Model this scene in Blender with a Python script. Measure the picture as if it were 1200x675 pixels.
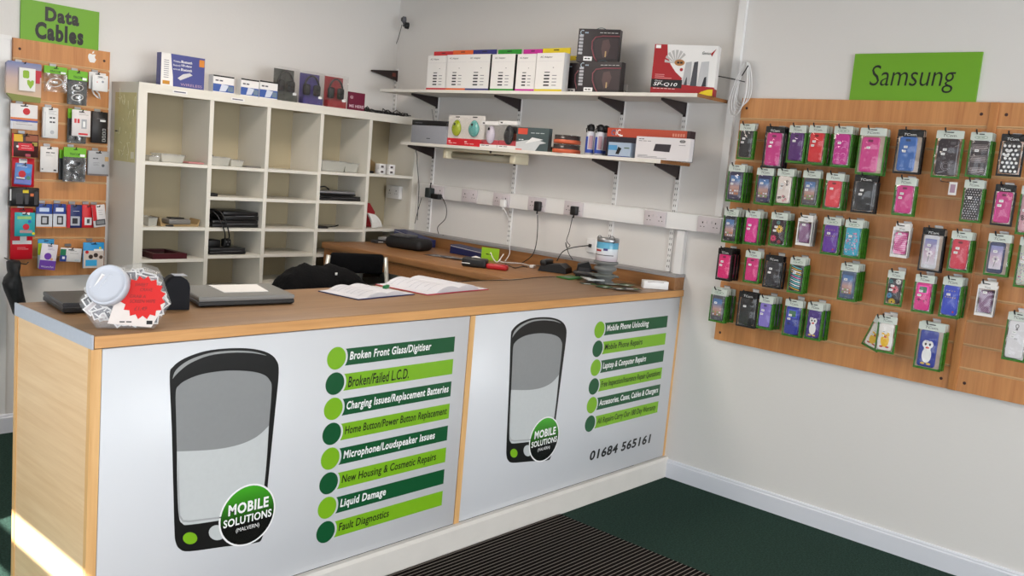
import bpy, bmesh, math, random
from mathutils import Vector, Matrix
random.seed(7)
S = bpy.context.scene; C = S.collection
for o in list(bpy.data.objects): bpy.data.objects.remove(o)
PI = math.pi
# ------------------------------------------------------------------ camera
CAM = Vector((-4.26287, -2.53939, 1.61292))
YAW, PIT, ROL, FPX = math.radians(48.5369), math.radians(7.56074), math.radians(5.01916), 1067.516
_f = Vector((math.sin(YAW)*math.cos(PIT), math.cos(YAW)*math.cos(PIT), -math.sin(PIT)))
_r0 = Vector((math.cos(YAW), -math.sin(YAW), 0)); _u0 = _r0.cross(_f)
_r = math.cos(ROL)*_r0 + math.sin(ROL)*_u0; _u = -math.sin(ROL)*_r0 + math.cos(ROL)*_u0
cd = bpy.data.cameras.new('camera'); co = bpy.data.objects.new('camera', cd); C.objects.link(co)
cd.sensor_width = 36; cd.lens = 36*FPX/1200; cd.clip_start = .05
co.matrix_world = Matrix(((_r.x, _u.x, -_f.x, CAM.x), (_r.y, _u.y, -_f.y, CAM.y), (_r.z, _u.z, -_f.z, CAM.z), (0, 0, 0, 1)))
S.camera = co
# measuring: the point where the line of sight through a pixel meets a plane of the room
def _hit(ax, val, px, py):
    d = _f + (px-600)/FPX*_r - (py-337.5)/FPX*_u
    return CAM + d*((val-CAM[ax])/d[ax])
def onX(px, py, x=0.): return _hit(0, x, px, py)
def onY(px, py, y=0.): return _hit(1, y, px, py)
def onZ(px, py, z=0.): return _hit(2, z, px, py)
# ------------------------------------------------------------------ light
S.view_settings.view_transform = 'Standard'; S.view_settings.look = 'None'
S.view_settings.exposure = 0.15; S.view_settings.gamma = 1; S.view_settings.use_curve_mapping = False
w = bpy.data.worlds.new('sky'); S.world = w; w.use_nodes = True
bg = w.node_tree.nodes['Background']; bg.inputs[0].default_value = (.80, .90, 1, 1); bg.inputs[1].default_value = 1.2
def light(name, kind, loc, target, energy, col, size=None, sy=None):
    l = bpy.data.lights.new(name, kind); o = bpy.data.objects.new(name, l); C.objects.link(o)
    l.energy = energy; l.color = col
    if size: l.shape = 'RECTANGLE'; l.size = size; l.size_y = sy
    o.location = loc; o.rotation_euler = (Vector(target)-Vector(loc)).to_track_quat('-Z', 'Y').to_euler()
    return o
sun = light('sun', 'SUN', (-8, -3, 8), (-8+1, -3+.3, 8-1.127), 24, (1, .96, .90)); sun.data.angle = .009
light('shopfront_daylight', 'AREA', (-2.35, -6.75, 1.5), (-1.2, 1.5, 1.3), 195, (.94, .97, 1), 4.1, 2.3)
light('side_window_daylight', 'AREA', (-4.57, -.5, 1.2), (0, .9, 1.5), 14, (.96, .98, 1), 2.4, 1.5)
for lx, ly, le in ((-1.7, .9, 26), (-2.3, -1.9, 7)):     # two unseen ceiling lights, added to lift the dim walls
    light('added_ceiling_fill', 'AREA', (lx, ly, 2.71), (lx, ly, 0), le, (1, .90, .80), 1.2, .6)

# ------------------------------------------------------------------ materials
def lin(c):
    return tuple(((x/255)/12.92 if x/255 <= .04045 else ((x/255+.055)/1.055)**2.4) for x in c)
MATS = {}
def mat(name, rgb=None, rough=.5, metal=0, spec=.5, var=0, vscale=20, bump=0, bscale=200, alpha=None, coat=0):
    if name in MATS: return MATS[name]
    m = bpy.data.materials.new(name); m.use_nodes = True; nt = m.node_tree; b = nt.nodes['Principled BSDF']
    c = lin(rgb) + (1,)
    b.inputs['Base Color'].default_value = c; b.inputs['Roughness'].default_value = rough
    b.inputs['Metallic'].default_value = metal; b.inputs['Specular IOR Level'].default_value = spec
    if coat: b.inputs['Coat Weight'].default_value = coat; b.inputs['Coat Roughness'].default_value = .1
    tc = nt.nodes.new('ShaderNodeTexCoord')
    if var:
        n = nt.nodes.new('ShaderNodeTexNoise'); n.inputs['Scale'].default_value = vscale; n.inputs['Detail'].default_value = 5
        nt.links.new(tc.outputs['Object'], n.inputs['Vector'])
        r = nt.nodes.new('ShaderNodeMixRGB'); r.inputs[1].default_value = tuple(max(0, x*(1-var)) for x in c[:3])+(1,)
        r.inputs[2].default_value = tuple(min(1, x*(1+var)) for x in c[:3])+(1,)
        nt.links.new(n.outputs['Fac'], r.inputs[0]); nt.links.new(r.outputs[0], b.inputs['Base Color'])
    if bump:
        n2 = nt.nodes.new('ShaderNodeTexNoise'); n2.inputs['Scale'].default_value = bscale; n2.inputs['Detail'].default_value = 3
        nt.links.new(tc.outputs['Object'], n2.inputs['Vector'])
        bp = nt.nodes.new('ShaderNodeBump'); bp.inputs['Strength'].default_value = bump; bp.inputs['Distance'].default_value = .01
        nt.links.new(n2.outputs['Fac'], bp.inputs['Height']); nt.links.new(bp.outputs[0], b.inputs['Normal'])
    if alpha is not None: b.inputs['Alpha'].default_value = alpha
    MATS[name] = m; return m
def col(rgb, rough=.45):                       # a plain coloured card, plastic or print
    return mat('c%02x%02x%02x_%d' % (tuple(rgb)+(int(rough*100),)), rgb, rough, var=.04, vscale=60)
def wood(name, a, b_, axis, rough=.42, scale=1.):
    m = bpy.data.materials.new(name); m.use_nodes = True; nt = m.node_tree; b = nt.nodes['Principled BSDF']; L = nt.links.new
    tc = nt.nodes.new('ShaderNodeTexCoord'); mp = nt.nodes.new('ShaderNodeMapping')
    sc = [26*scale]*3; sc[axis] = 1.3*scale; mp.inputs['Scale'].default_value = sc
    L(tc.outputs['Object'], mp.inputs[0])
    n = nt.nodes.new('ShaderNodeTexNoise'); n.inputs['Scale'].default_value = 1.4; n.inputs['Detail'].default_value = 7; n.inputs['Distortion'].default_value = .5
    n2 = nt.nodes.new('ShaderNodeTexNoise'); n2.inputs['Scale'].default_value = 6; n2.inputs['Detail'].default_value = 3
    L(mp.outputs[0], n.inputs['Vector']); L(mp.outputs[0], n2.inputs['Vector'])
    mx = nt.nodes.new('ShaderNodeMath'); mx.operation = 'MULTIPLY_ADD'; mx.inputs[1].default_value = .35; L(n2.outputs['Fac'], mx.inputs[0]); L(n.outputs['Fac'], mx.inputs[2])
    cr = nt.nodes.new('ShaderNodeValToRGB'); cr.color_ramp.elements[0].position = .42; cr.color_ramp.elements[1].position = .92
    cr.color_ramp.elements[0].color = lin(a)+(1,); cr.color_ramp.elements[1].color = lin(b_)+(1,)
    L(mx.outputs[0], cr.inputs[0]); L(cr.outputs[0], b.inputs['Base Color']); b.inputs['Roughness'].default_value = rough
    MATS[name] = m; return m
M_wall = mat('painted_wall', (222, 219, 216), .85, var=.012, vscale=2, bump=.05, bscale=60)
M_ceil = mat('ceiling_paint', (225, 220, 212), .9)
M_white = mat('white_gloss_paint', (232, 231, 230), .35)
M_carpet = mat('green_carpet', (46, 68, 60), .97, spec=.1, var=.8, vscale=110, bump=1, bscale=220)
M_slat = wood('slatwall_wood', (182, 118, 66), (208, 146, 88), 2)
M_slot = mat('groove_lining', (214, 172, 122), .5)
M_top = wood('worktop_wood', (132, 98, 66), (156, 120, 84), 0)
M_topy = wood('desk_wood', (136, 92, 54), (162, 116, 72), 1)
M_end = wood('end_panel_wood', (222, 184, 138), (238, 206, 164), 1)
M_strip = wood('edge_strip_wood', (208, 158, 98), (228, 184, 126), 2)
M_chip = mat('chipboard', (150, 100, 56), .8, var=.35, vscale=90, bump=.3, bscale=150)
M_lam = mat('grey_laminate', (178, 184, 194), .5, var=.06, vscale=80)
M_lamg = mat('grey_ledge', (150, 148, 148), .5)
M_gloss = mat('white_gloss_panel', (208, 210, 214), .35, coat=.05)
M_plinth = mat('white_plinth', (214, 210, 204), .5, var=.05, vscale=12)
M_shelf = mat('cream_white_board', (222, 218, 208), .5, var=.03, vscale=7)
M_shelfw = mat('white_shelf_board', (226, 222, 214), .5)
M_black = mat('black_plastic', (16, 16, 18), .4)
M_dkfab = mat('black_cloth', (9, 9, 11), .95, spec=.15, bump=.5, bscale=60)
M_metal = mat('steel', (170, 170, 172), .3, metal=.9)
M_brk = mat('dark_bracket', (38, 26, 26), .45)
M_greenbag = mat('green_foil', (52, 116, 24), .28, var=.75, vscale=70, bump=.6, bscale=60)
M_blackbag = mat('black_foil', (14, 13, 15), .28, bump=.6, bscale=60)
M_lime = mat('lime_print', (122, 176, 28), .3); M_forest = mat('forest_print', (12, 82, 44), .3)
M_ink = mat('black_ink', (14, 14, 14), .35); M_wink = mat('white_ink', (240, 240, 240), .35)
M_sign = mat('lime_sign_board', (108, 166, 22), .42)
M_paper = mat('paper', (232, 230, 228), .8)
def film(name, fac=.14, tint=(1, 1, 1)):
    m = bpy.data.materials.new(name); m.use_nodes = True; nt = m.node_tree; nt.nodes.clear(); L = nt.links.new
    o = nt.nodes.new('ShaderNodeOutputMaterial'); mx = nt.nodes.new('ShaderNodeMixShader'); t = nt.nodes.new('ShaderNodeBsdfTransparent')
    g = nt.nodes.new('ShaderNodeBsdfGlossy'); g.inputs['Roughness'].default_value = .12; t.inputs[0].default_value = tint+(1,)
    mx.inputs[0].default_value = fac; nsc = 22; L(t.outputs[0], mx.inputs[1]); L(g.outputs[0], mx.inputs[2]); L(mx.outputs[0], o.inputs[0])
    tc = nt.nodes.new('ShaderNodeTexCoord'); n = nt.nodes.new('ShaderNodeTexNoise'); n.inputs['Scale'].default_value = 26; n.inputs['Detail'].default_value = 0
    L(tc.outputs['Object'], n.inputs['Vector']); b = nt.nodes.new('ShaderNodeBump'); b.inputs['Strength'].default_value = .5; b.inputs['Distance'].default_value = .02
    L(n.outputs['Fac'], b.inputs['Height']); L(b.outputs[0], g.inputs['Normal'])
    MATS[name] = m; return m
M_film = film('clear_film', .06); M_tub = film('clear_plastic', .12, (.96, .96, .97))
def badge_mat():
    m = bpy.data.materials.new('badge_print'); m.use_nodes = True; nt = m.node_tree; b = nt.nodes['Principled BSDF']; L = nt.links.new
    tc = nt.nodes.new('ShaderNodeTexCoord'); sp = nt.nodes.new('ShaderNodeSeparateXYZ'); L(tc.outputs['Object'], sp.inputs[0])
    mr = nt.nodes.new('ShaderNodeMapRange'); mr.inputs[1].default_value = .36; mr.inputs[2].default_value = .49; L(sp.outputs[2], mr.inputs[0])
    cr = nt.nodes.new('ShaderNodeValToRGB'); cr.color_ramp.elements[0].color = lin((14, 16, 14))+(1,); cr.color_ramp.elements[1].color = lin((70, 170, 40))+(1,)
    L(mr.outputs[0], cr.inputs[0]); L(cr.outputs[0], b.inputs['Base Color']); b.inputs['Roughness'].default_value = .25; return m
M_badge = badge_mat()
def grad_mat(name, stops, z0, z1, rough=.4):            # a printed vertical gradient, as on the card
    m = bpy.data.materials.new(name); m.use_nodes = True; nt = m.node_tree; b = nt.nodes['Principled BSDF']; L = nt.links.new
    tc = nt.nodes.new('ShaderNodeTexCoord'); sp = nt.nodes.new('ShaderNodeSeparateXYZ'); L(tc.outputs['Object'], sp.inputs[0])
    mr = nt.nodes.new('ShaderNodeMapRange'); mr.inputs[1].default_value = z0; mr.inputs[2].default_value = z1; L(sp.outputs[2], mr.inputs[0])
    cr = nt.nodes.new('ShaderNodeValToRGB'); el = cr.color_ramp.elements
    while len(el) < len(stops): el.new(.5)
    for e, (p_, c_) in zip(el, stops): e.position = p_; e.color = lin(c_)+(1,)
    L(mr.outputs[0], cr.inputs[0]); L(cr.outputs[0], b.inputs['Base Color']); b.inputs['Roughness'].default_value = rough; return m
def mat_ribbed():
    m = bpy.data.materials.new('ribbed_entrance_mat'); m.use_nodes = True; nt = m.node_tree; b = nt.nodes['Principled BSDF']; L = nt.links.new
    tc = nt.nodes.new('ShaderNodeTexCoord'); sp = nt.nodes.new('ShaderNodeSeparateXYZ'); L(tc.outputs['Object'], sp.inputs[0])
    mu = nt.nodes.new('ShaderNodeMath'); mu.operation = 'MULTIPLY'; mu.inputs[1].default_value = 1/.0215; L(sp.outputs[1], mu.inputs[0])
    fr = nt.nodes.new('ShaderNodeMath'); fr.operation = 'FRACT'; L(mu.outputs[0], fr.inputs[0])
    gt = nt.nodes.new('ShaderNodeMath'); gt.operation = 'GREATER_THAN'; gt.inputs[1].default_value = .80; L(fr.outputs[0], gt.inputs[0])
    n = nt.nodes.new('ShaderNodeTexNoise'); n.inputs['Scale'].default_value = 220; L(tc.outputs['Object'], n.inputs['Vector'])
    mx = nt.nodes.new('ShaderNodeMixRGB'); mx.inputs[1].default_value = lin((17, 11, 10))+(1,); mx.inputs[2].default_value = lin((168, 158, 150))+(1,); L(gt.outputs[0], mx.inputs[0])
    m2 = nt.nodes.new('ShaderNodeMixRGB'); m2.blend_type = 'MULTIPLY'; m2.inputs[0].default_value = .5; L(mx.outputs[0], m2.inputs[1]); L(n.outputs['Fac'], m2.inputs[2])
    L(m2.outputs[0], b.inputs['Base Color']); b.inputs['Roughness'].default_value = .95; b.inputs['Specular IOR Level'].default_value = .05; return m
M_mat = mat_ribbed()

# ------------------------------------------------------------------ mesh helpers
def rrect(x0, z0, x1, z1, r, n=4):
    pts = []
    for cx, cz, a in ((x1-r, z1-r, 0), (x0+r, z1-r, 90), (x0+r, z0+r, 180), (x1-r, z0+r, 270)):
        for i in range(n+1):
            t = math.radians(a+90*i/n); pts.append((cx+r*math.cos(t), cz+r*math.sin(t)))
    return pts
def ell(cx, cz, rx, rz=None, n=20):
    rz = rz or rx
    return [(cx+rx*math.cos(2*PI*i/n), cz+rz*math.sin(2*PI*i/n)) for i in range(n)]
_TX = {}
def text_geo(s, bold=0, shear=0):
    k = (s, bold, shear)
    if k in _TX: return _TX[k]
    cu = bpy.data.curves.new('t', 'FONT'); cu.body = s; cu.offset = bold; cu.shear = shear; cu.resolution_u = 3; cu.space_character = 1+bold*3
    o = bpy.data.objects.new('t', cu); C.objects.link(o)
    dg = bpy.context.evaluated_depsgraph_get(); me = o.evaluated_get(dg).to_mesh()
    vs = [(v.co.x, v.co.y) for v in me.vertices]; fs = [tuple(p.vertices) for p in me.polygons]
    o.evaluated_get(dg).to_mesh_clear(); bpy.data.objects.remove(o); bpy.data.curves.remove(cu)
    x0 = min(v[0] for v in vs); x1 = max(v[0] for v in vs); z0 = min(v[1] for v in vs); z1 = max(v[1] for v in vs)
    _TX[k] = (vs, fs, x0, x1, z0, z1); return _TX[k]
BLURRED = {'Top Up', 'Lite-ON', 'DVD drive', 'ADSL', 'MULTIMEDIA', 'Wi-Fi', 'PC', 'AIR STEREO SOUND', 'CHARGER', '2W', 'Two-piece speakers', 'wireless', 'USB', 'PRO', 'ccccc', 'A', 'Colour', 'co'}
class MB:
    def __init__(s): s.v = []; s.f = []; s.mi = []; s.sm = []; s.mats = []; s.T = None
    def add(s, vs, fs, m, smooth=False):
        if m not in s.mats: s.mats.append(m)
        k = s.mats.index(m); b = len(s.v)
        s.v += [tuple(s.T @ Vector(v)) if s.T is not None else tuple(v) for v in vs]
        for f in fs: s.f.append(tuple(b+i for i in f)); s.mi.append(k); s.sm.append(smooth)
        return s
    def box(s, x0, x1, y0, y1, z0, z1, m):
        vs = [(x, y, z) for z in (z0, z1) for y in (y0, y1) for x in (x0, x1)]
        return s.add(vs, [(0, 2, 3, 1), (4, 5, 7, 6), (0, 1, 5, 4), (2, 6, 7, 3), (0, 4, 6, 2), (1, 3, 7, 5)], m)
    def rbox(s, x0, x1, y0, y1, z0, z1, r, m, seg=2):
        bm = bmesh.new(); bmesh.ops.create_cube(bm, size=1)
        for v in bm.verts: v.co = Vector(((x0+x1)/2+v.co.x*(x1-x0), (y0+y1)/2+v.co.y*(y1-y0), (z0+z1)/2+v.co.z*(z1-z0)))
        bmesh.ops.bevel(bm, geom=list(bm.edges), offset=r, segments=seg, profile=.5, affect='EDGES')
        bm.verts.index_update(); s.add([v.co[:] for v in bm.verts], [[v.index for v in f.verts] for f in bm.faces], m, True); bm.free(); return s
    def prism(s, poly, a, b, m, ax='y', smooth=False):
        f3 = {'y': lambda p, t: (p[0], t, p[1]), 'z': lambda p, t: (p[0], p[1], t), 'x': lambda p, t: (t, p[0], p[1])}[ax]
        n = len(poly); vs = [f3(p, a) for p in poly]+[f3(p, b) for p in poly]
        s.add(vs, [tuple(range(n)), tuple(range(2*n-1, n-1, -1))], m)
        base = len(s.v)-2*n; k = s.mats.index(m)
        for i in range(n): j = (i+1) % n; s.f.append((base+i, base+n+i, base+n+j, base+j)); s.mi.append(k); s.sm.append(smooth)
        return s
    def flat(s, poly, y, m): return s.prism(poly, y, y+.0005, m)
    def tube(s, pts, r, m, n=6, cap=True):
        P = [Vector(p) for p in pts]; vs = []; fs = []; up = None
        for i, p in enumerate(P):
            t = (P[min(i+1, len(P)-1)]-P[max(i-1, 0)]).normalized()
            if up is None: up = Vector((0, 0, 1)) if abs(t.z) < .9 else Vector((1, 0, 0))
            a = t.cross(up); a = a.normalized() if a.length > 1e-6 else Vector((1, 0, 0)); b = a.cross(t).normalized(); up = b
            rr = r[i] if isinstance(r, (list, tuple)) else r
            vs += [p+rr*(math.cos(2*PI*k/n)*a+math.sin(2*PI*k/n)*b) for k in range(n)]
        for i in range(len(P)-1):
            for k in range(n): q = (k+1) % n; fs.append((i*n+k, i*n+q, (i+1)*n+q, (i+1)*n+k))
        if cap: fs += [tuple(range(n-1, -1, -1)), tuple((len(P)-1)*n+k for k in range(n))]
        return s.add(vs, fs, m, True)
    def lathe(s, prof, m, c=(0, 0, 0), n=28):
        vs = [(c[0]+r*math.cos(2*PI*k/n), c[1]+r*math.sin(2*PI*k/n), c[2]+z) for r, z in prof for k in range(n)]; fs = []
        for i in range(len(prof)-1):
            for k in range(n): q = (k+1) % n; fs.append((i*n+k, i*n+q, (i+1)*n+q, (i+1)*n+k))
        return s.add(vs, fs, m, True)
    def text(s, t, x0, z0, x1, z1, y, m, bold=.0, shear=0, keep=False):
        if t in BLURRED:                       # print too small to read in the photograph: short dark dashes
            n = max(2, len(t)//3); w_ = (x1-x0)/n; h_ = (z1-z0)
            for k in range(n): s.add([(x0+w_*k, y, z0+h_*.25), (x0+w_*(k+.78), y, z0+h_*.25), (x0+w_*(k+.78), y, z0+h_*.75), (x0+w_*k, y, z0+h_*.75)], [(0, 1, 2, 3)], m)
            return s
        vs, fs, a, b, c, d = text_geo(t, bold, shear)
        sx = (x1-x0)/(b-a); sz = (z1-z0)/(d-c)
        if keep: sx = sz = min(sx, sz)
        return s.add([(x0+(v[0]-a)*sx, y, z0+(v[1]-c)*sz) for v in vs], fs, m)
    def build(s, name, parent=None, label=None):
        me = bpy.data.meshes.new(name); me.from_pydata(s.v, [], s.f)
        for m in s.mats: me.materials.append(m)
        me.polygons.foreach_set('material_index', s.mi); me.polygons.foreach_set('use_smooth', s.sm); me.update()
        bm = bmesh.new(); bm.from_mesh(me); bmesh.ops.recalc_face_normals(bm, faces=[f for f in bm.faces]); bm.to_mesh(me); bm.free()
        o = bpy.data.objects.new(name, me); C.objects.link(o)
        if parent: o.parent = parent
        if label: o['label'] = label
        return o
def tag(o, label, cat, group=None, kind=None):
    o['label'] = label; o['category'] = cat
    if group: o['group'] = group
    if kind: o['kind'] = kind
    return o
def thing(name, label, cat, loc=(0, 0, 0), rotz=0, group=None):
    o = bpy.data.objects.new(name, None); C.objects.link(o); o.empty_display_size = .05
    o.location = loc; o.rotation_euler = (0, 0, rotz); return tag(o, label, cat, group)
def struct(name, mb, label=None):
    o = mb.build(name); o['kind'] = 'structure'
    if label: o['label'] = label
    return o
def copy_tree(o, parent=None):
    c = o.copy(); C.objects.link(c)
    if parent: c.parent = parent
    for ch in list(o.children): copy_tree(ch, c)
    return c
RW = -PI/2                                     # turned to face out of the right wall
def frameX(px0, pt, px1, pb, x):               # a thing facing out of the right wall: location of its bottom left, width, height
    m = (pt+pb)/2; a = onX(px0, pb, x); b = onX(px1, pb, x); t = onX((px0+px1)/2, pt, x); q = onX((px0+px1)/2, pb, x)
    return Vector((x, a.y, q.z)), a.y-b.y, t.z-q.z
def frameY(px0, pt, px1, pb, y):
    a = onY(px0, pb, y); b = onY(px1, pb, y); t = onY((px0+px1)/2, pt, y); q = onY((px0+px1)/2, pb, y)
    return Vector((a.x, y, q.z)), b.x-a.x, t.z-q.z

# ================================================================== setting
D = 2.486; XL = -4.6; YF = -6.8; ZC = 2.75; T = .12
struct('floor', MB().box(XL-.1, T, YF-.1, D+T, -.1, 0, M_carpet))
struct('ceiling', MB().box(XL-.1, T, YF-.1, D+T, ZC, ZC+.1, M_ceil))
struct('wall_right', MB().box(0, T, YF-.1, D+T, 0, ZC, M_wall))
struct('wall_back', MB().box(XL-.1, 0, D, D+T, 0, ZC, M_wall))
mb = MB(); wy0, wy1 = -3.1, .81                # left wall with the side window the sun comes through
mb.box(XL-T, XL, YF-.1, wy0, 0, ZC, M_wall).box(XL-T, XL, wy1+.01, D+T, 0, ZC, M_wall).box(XL-T, XL, wy0, wy1+.01, 0, .35, M_wall)
mb.box(XL-T, XL, wy0, wy1+.01, 2.35, ZC, M_wall)
struct('wall_left', mb)
struct('window_1', MB().box(XL-.02, XL, wy0, wy1, 1.741, 1.871, M_white).box(XL-.02, XL, wy0, wy1, 1.986, 2.35, M_white).box(XL-.06, XL-.02, wy0, wy0+.05, .35, 1.9, M_white).box(XL-.06, XL-.02, -1.3, -1.24, .35, 1.9, M_white), 'white transom and posts of the side window, and an added board trimming the sun')  # board above the transom is added to cut the sun to a narrow band
mb = MB(); mb.box(XL, -4.4, YF-T, YF, 0, ZC, M_wall).box(-.25, 0, YF-T, YF, 0, ZC, M_wall).box(-4.4, -.25, YF-T, YF, 0, .3, M_wall).box(-4.4, -.25, YF-T, YF, 2.45, ZC, M_wall)
struct('wall_front', mb)
struct('window_2', MB().box(-4.4, -4.33, YF-.08, YF-.02, .3, 2.45, M_white).box(-2.63, -2.57, YF-.08, YF-.02, .3, 2.45, M_white).box(-.32, -.25, YF-.08, YF-.02, .3, 2.45, M_white).box(-4.33, -.32, YF-.08, YF-.02, 2.39, 2.45, M_white), 'white frame of the shopfront window')
def skirting(name, pts):                      # profile swept along the wall
    o = MB(); (x0, y0), (x1, y1), (nx, ny) = pts
    prof = [(0, 0), (.018, 0), (.018, .082), (.013, .088), (.013, .094), (.009, .1), (0, .1)]
    vs = [(x+nx*p, y+ny*p, z) for x, y in ((x0, y0), (x1, y1)) for p, z in prof]; n = len(prof)
    o.add(vs, [(i, (i+1) % n, n+(i+1) % n, n+i) for i in range(n)]+[tuple(range(n)), tuple(range(2*n-1, n-1, -1))], mat('skirting_paint', (222, 224, 232), .4))
    return struct(name, o)
skirting('baseboard_right', ((0, -.03), (0, YF), (-1, 0)))
skirting('baseboard_back', ((XL, D-.02), (-2.1, D-.02), (0, -1)))
struct('trim_1', MB().box(-2.85, -2.515, D-.02, D, .1, 2.035, M_white).box(-2.88, -2.51, D-.025, D, 2.02, 2.04, M_white), 'white boxing on the back wall left of the cable display')
# entrance mat
tag(MB().rbox(-4.4, -.945, -3.2, -.035, .0, .008, .003, M_mat).build('entrance_mat'), 'dark brown ribbed entrance mat on the carpet along the counter', 'mat')
# conduits
tag(MB().box(-.022, 0, -.19, -.15, 1.45, ZC, M_white).build('cable_conduit'), 'white upright cable cover running up the wall from the slatted board', 'conduit')
tag(MB().box(-.03, 0, .012, .058, 1.121, 1.353, M_white).build('cable_conduit'), 'short white cable cover between the socket rail and the desk ledge', 'conduit')

# ================================================================== counter
L_ = -3.153; Wd = .568
ct = thing('reception_counter', 'long wooden reception counter with white printed front panels', 'counter', (0, 0, 0))
mb = MB(); mb.box(L_+.004, L_+.024, .02, Wd-.01, 0, .999, M_end); mb.box(L_, L_+.024, Wd-.02, Wd, 0, .999, M_strip); mb.build('end_panel', ct)
mb = MB(); mb.box(L_, L_+.03, 0, .02, 0, .999, M_strip).build('corner_strip', ct)
MB().box(L_+.03, 0, .012, .03, .111, .999, mat('carcass_black', (30, 22, 18), .8)).build('carcass', ct)  # dark board behind the front panels, seen as a thin black line
MB().box(-1.628, -1.600, -.003, .012, .111, .999, M_strip).build('joint_strip', ct)
MB().box(-.02, -.001, -.001, .012, .1, .999, M_strip).build('joint_strip', ct)
mb = MB(); mb.box(L_+.03, -.0, -.03, .0115, 0, .098, M_plinth); mb.prism([(-.03, .098), (.0, .098), (.0, .111), (-.022, .111)], L_+.03, -.0, M_plinth, 'x'); mb.build('plinth', ct)
MB().box(L_+.024, -.80, Wd-.02, Wd-.005, .60, .70, M_shelf).box(L_+.024, -.02, .03, Wd-.02, .45, .47, M_shelf).build('inner_shelf', ct)
def smooth(l, n=4):
    out = []; N = len(l)
    for i in range(N):
        p0, p1, p2, p3 = l[i-1], l[i], l[(i+1) % N], l[(i+2) % N]
        for k in range(n):
            t = k/n; out.append(tuple(.5*(2*p1[j]+(p2[j]-p0[j])*t+(2*p0[j]-5*p1[j]+4*p2[j]-p3[j])*t*t+(3*p1[j]-p0[j]-3*p2[j]+p3[j])*t**3) for j in (0, 1)))
    return out
def osm(l, n=4):
    e = [l[0]]+list(l)+[l[-1]]; out = []
    for i in range(1, len(e)-2):
        p0, p1, p2, p3 = e[i-1:i+3]
        for k in range(n):
            t = k/n; out.append(tuple(.5*(2*p1[j]+(p2[j]-p0[j])*t+(2*p0[j]-5*p1[j]+4*p2[j]-p3[j])*t*t+(3*p1[j]-p0[j]-3*p2[j]+p3[j])*t**3) for j in (0, 1)))
    return out+[l[-1]]
def phone_pts(l): return [(onY(110+x/2.144, 360+y/2.144).x, onY(110+x/2.144, 360+y/2.144).z) for x, y in l]
BODY = phone_pts([(190, 175), (198, 150), (228, 128), (280, 110), (340, 103), (395, 104), (436, 114), (458, 133), (464, 165), (455, 260), (445, 360), (436, 450), (428, 540), (422, 580), (405, 592), (330, 601), (240, 613), (215, 607), (205, 590), (202, 560), (199, 450), (195, 300)])
BODY = smooth(BODY)
EDGEHL = osm(phone_pts([(197, 180), (206, 157), (238, 133), (290, 115), (345, 109), (398, 111), (432, 120)]))+osm(phone_pts([(432, 121), (398, 115), (345, 114), (290, 121), (242, 140), (212, 163), (197, 180)]))
WAVE = osm(phone_pts([(439, 297), (420, 316), (400, 330), (370, 343), (330, 353), (280, 359), (208, 362)]))
SCR = osm(phone_pts([(208, 362), (206, 280), (205, 214), (213, 196), (235, 181), (275, 167), (335, 159), (392, 161), (425, 169), (440, 182), (446, 205), (439, 297)]))+WAVE[1:-1]
SCR2 = WAVE[::-1]+osm(phone_pts([(439, 297), (432, 400), (421, 500), (417, 514), (405, 522), (330, 533), (240, 546), (222, 543), (213, 525), (209, 450), (208, 364)]))[1:]
GLOSSL = phone_pts([(212, 380), (213, 450), (216, 522), (224, 534), (240, 535), (330, 524), (330, 528), (238, 540), (222, 539), (213, 525), (210, 450)])
BTN = phone_pts([(241+18*math.cos(a*PI/10), 580+15*math.sin(a*PI/10)) for a in range(20)])
BTN2 = phone_pts([(309+21*math.cos(a*PI/10), 566+19*math.sin(a*PI/10)) for a in range(20)])
def front_panel(x0, x1, dx, stripes, cx, xr, z0, dz, extra=None):
    p = MB().rbox(x0, x1, -.001, .0115, .113, .998, .0012, M_gloss, 1).build('front_panel', ct)
    y = -.0015; sh = lambda l: [(a+dx, b) for a, b in l]
    g = MB(); g.flat(sh(BODY), y, M_ink).flat(sh(EDGEHL), y-.0006, col((150, 152, 152))).flat(sh(SCR), y-.0006, col((140, 142, 143), .3)).flat(sh(SCR2), y-.0006, col((196, 200, 201), .3))
    g.flat(sh(GLOSSL), y-.0012, col((165, 168, 170), .3)).flat(sh(BTN), y-.0006, M_lime).flat(sh(BTN2), y-.0006, col((190, 195, 196)))
    g.build('phone_picture', p)
    bx, bz, r = -2.621+dx, .386, .101
    g = MB(); g.flat(ell(bx, bz, r+.006, n=40), y-.0012, M_wink).flat(ell(bx, bz, r, n=40), y-.0018, M_badge)
    g.text('MOBILE', bx-.074, bz+.012, bx+.078, bz+.05, y-.0022, M_wink, .035).text('SOLUTIONS', bx-.09, bz-.026, bx+.092, bz+.002, y-.0022, M_wink, .025).text('(MALVERN)', bx-.042, bz-.055, bx+.046, bz-.037, y-.0022, M_wink, 0)
    g.build('round_badge', p)
    for i, (s, xe) in enumerate(stripes):
        z = z0-dz*i; dark = i % 2 == 0; g = MB(); r = .041
        arc = [(cx+.05*math.cos(t), z+.05*math.sin(t)) for t in [math.asin(-.64)+k*2*math.asin(.64)/8 for k in range(9)]]
        g.flat([(arc[0][0], z-.031)]+[(xr, z-.031), (xr, z+.031), (arc[-1][0], z+.031)]+arc[::-1][1:-1], y, M_forest if dark else M_lime)
        g.flat(ell(cx, z, r, n=32), y, M_lime if dark else M_forest)
        g.text(s, cx+.058, z-.021, xe, z+.019, y-.0008, M_wink if dark else M_ink, .026 if dark else .012, .12)
        g.build('service_strip', p)
    if extra: extra(p, y)
    return p
def xtext(px, py, f): return onY(*f(px, py)).x
c1 = lambda x, y: (350+x/2.2136, 370+y/2.2136); c2 = lambda x, y: (540+x/2.411, 340+y/2.411)
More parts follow.
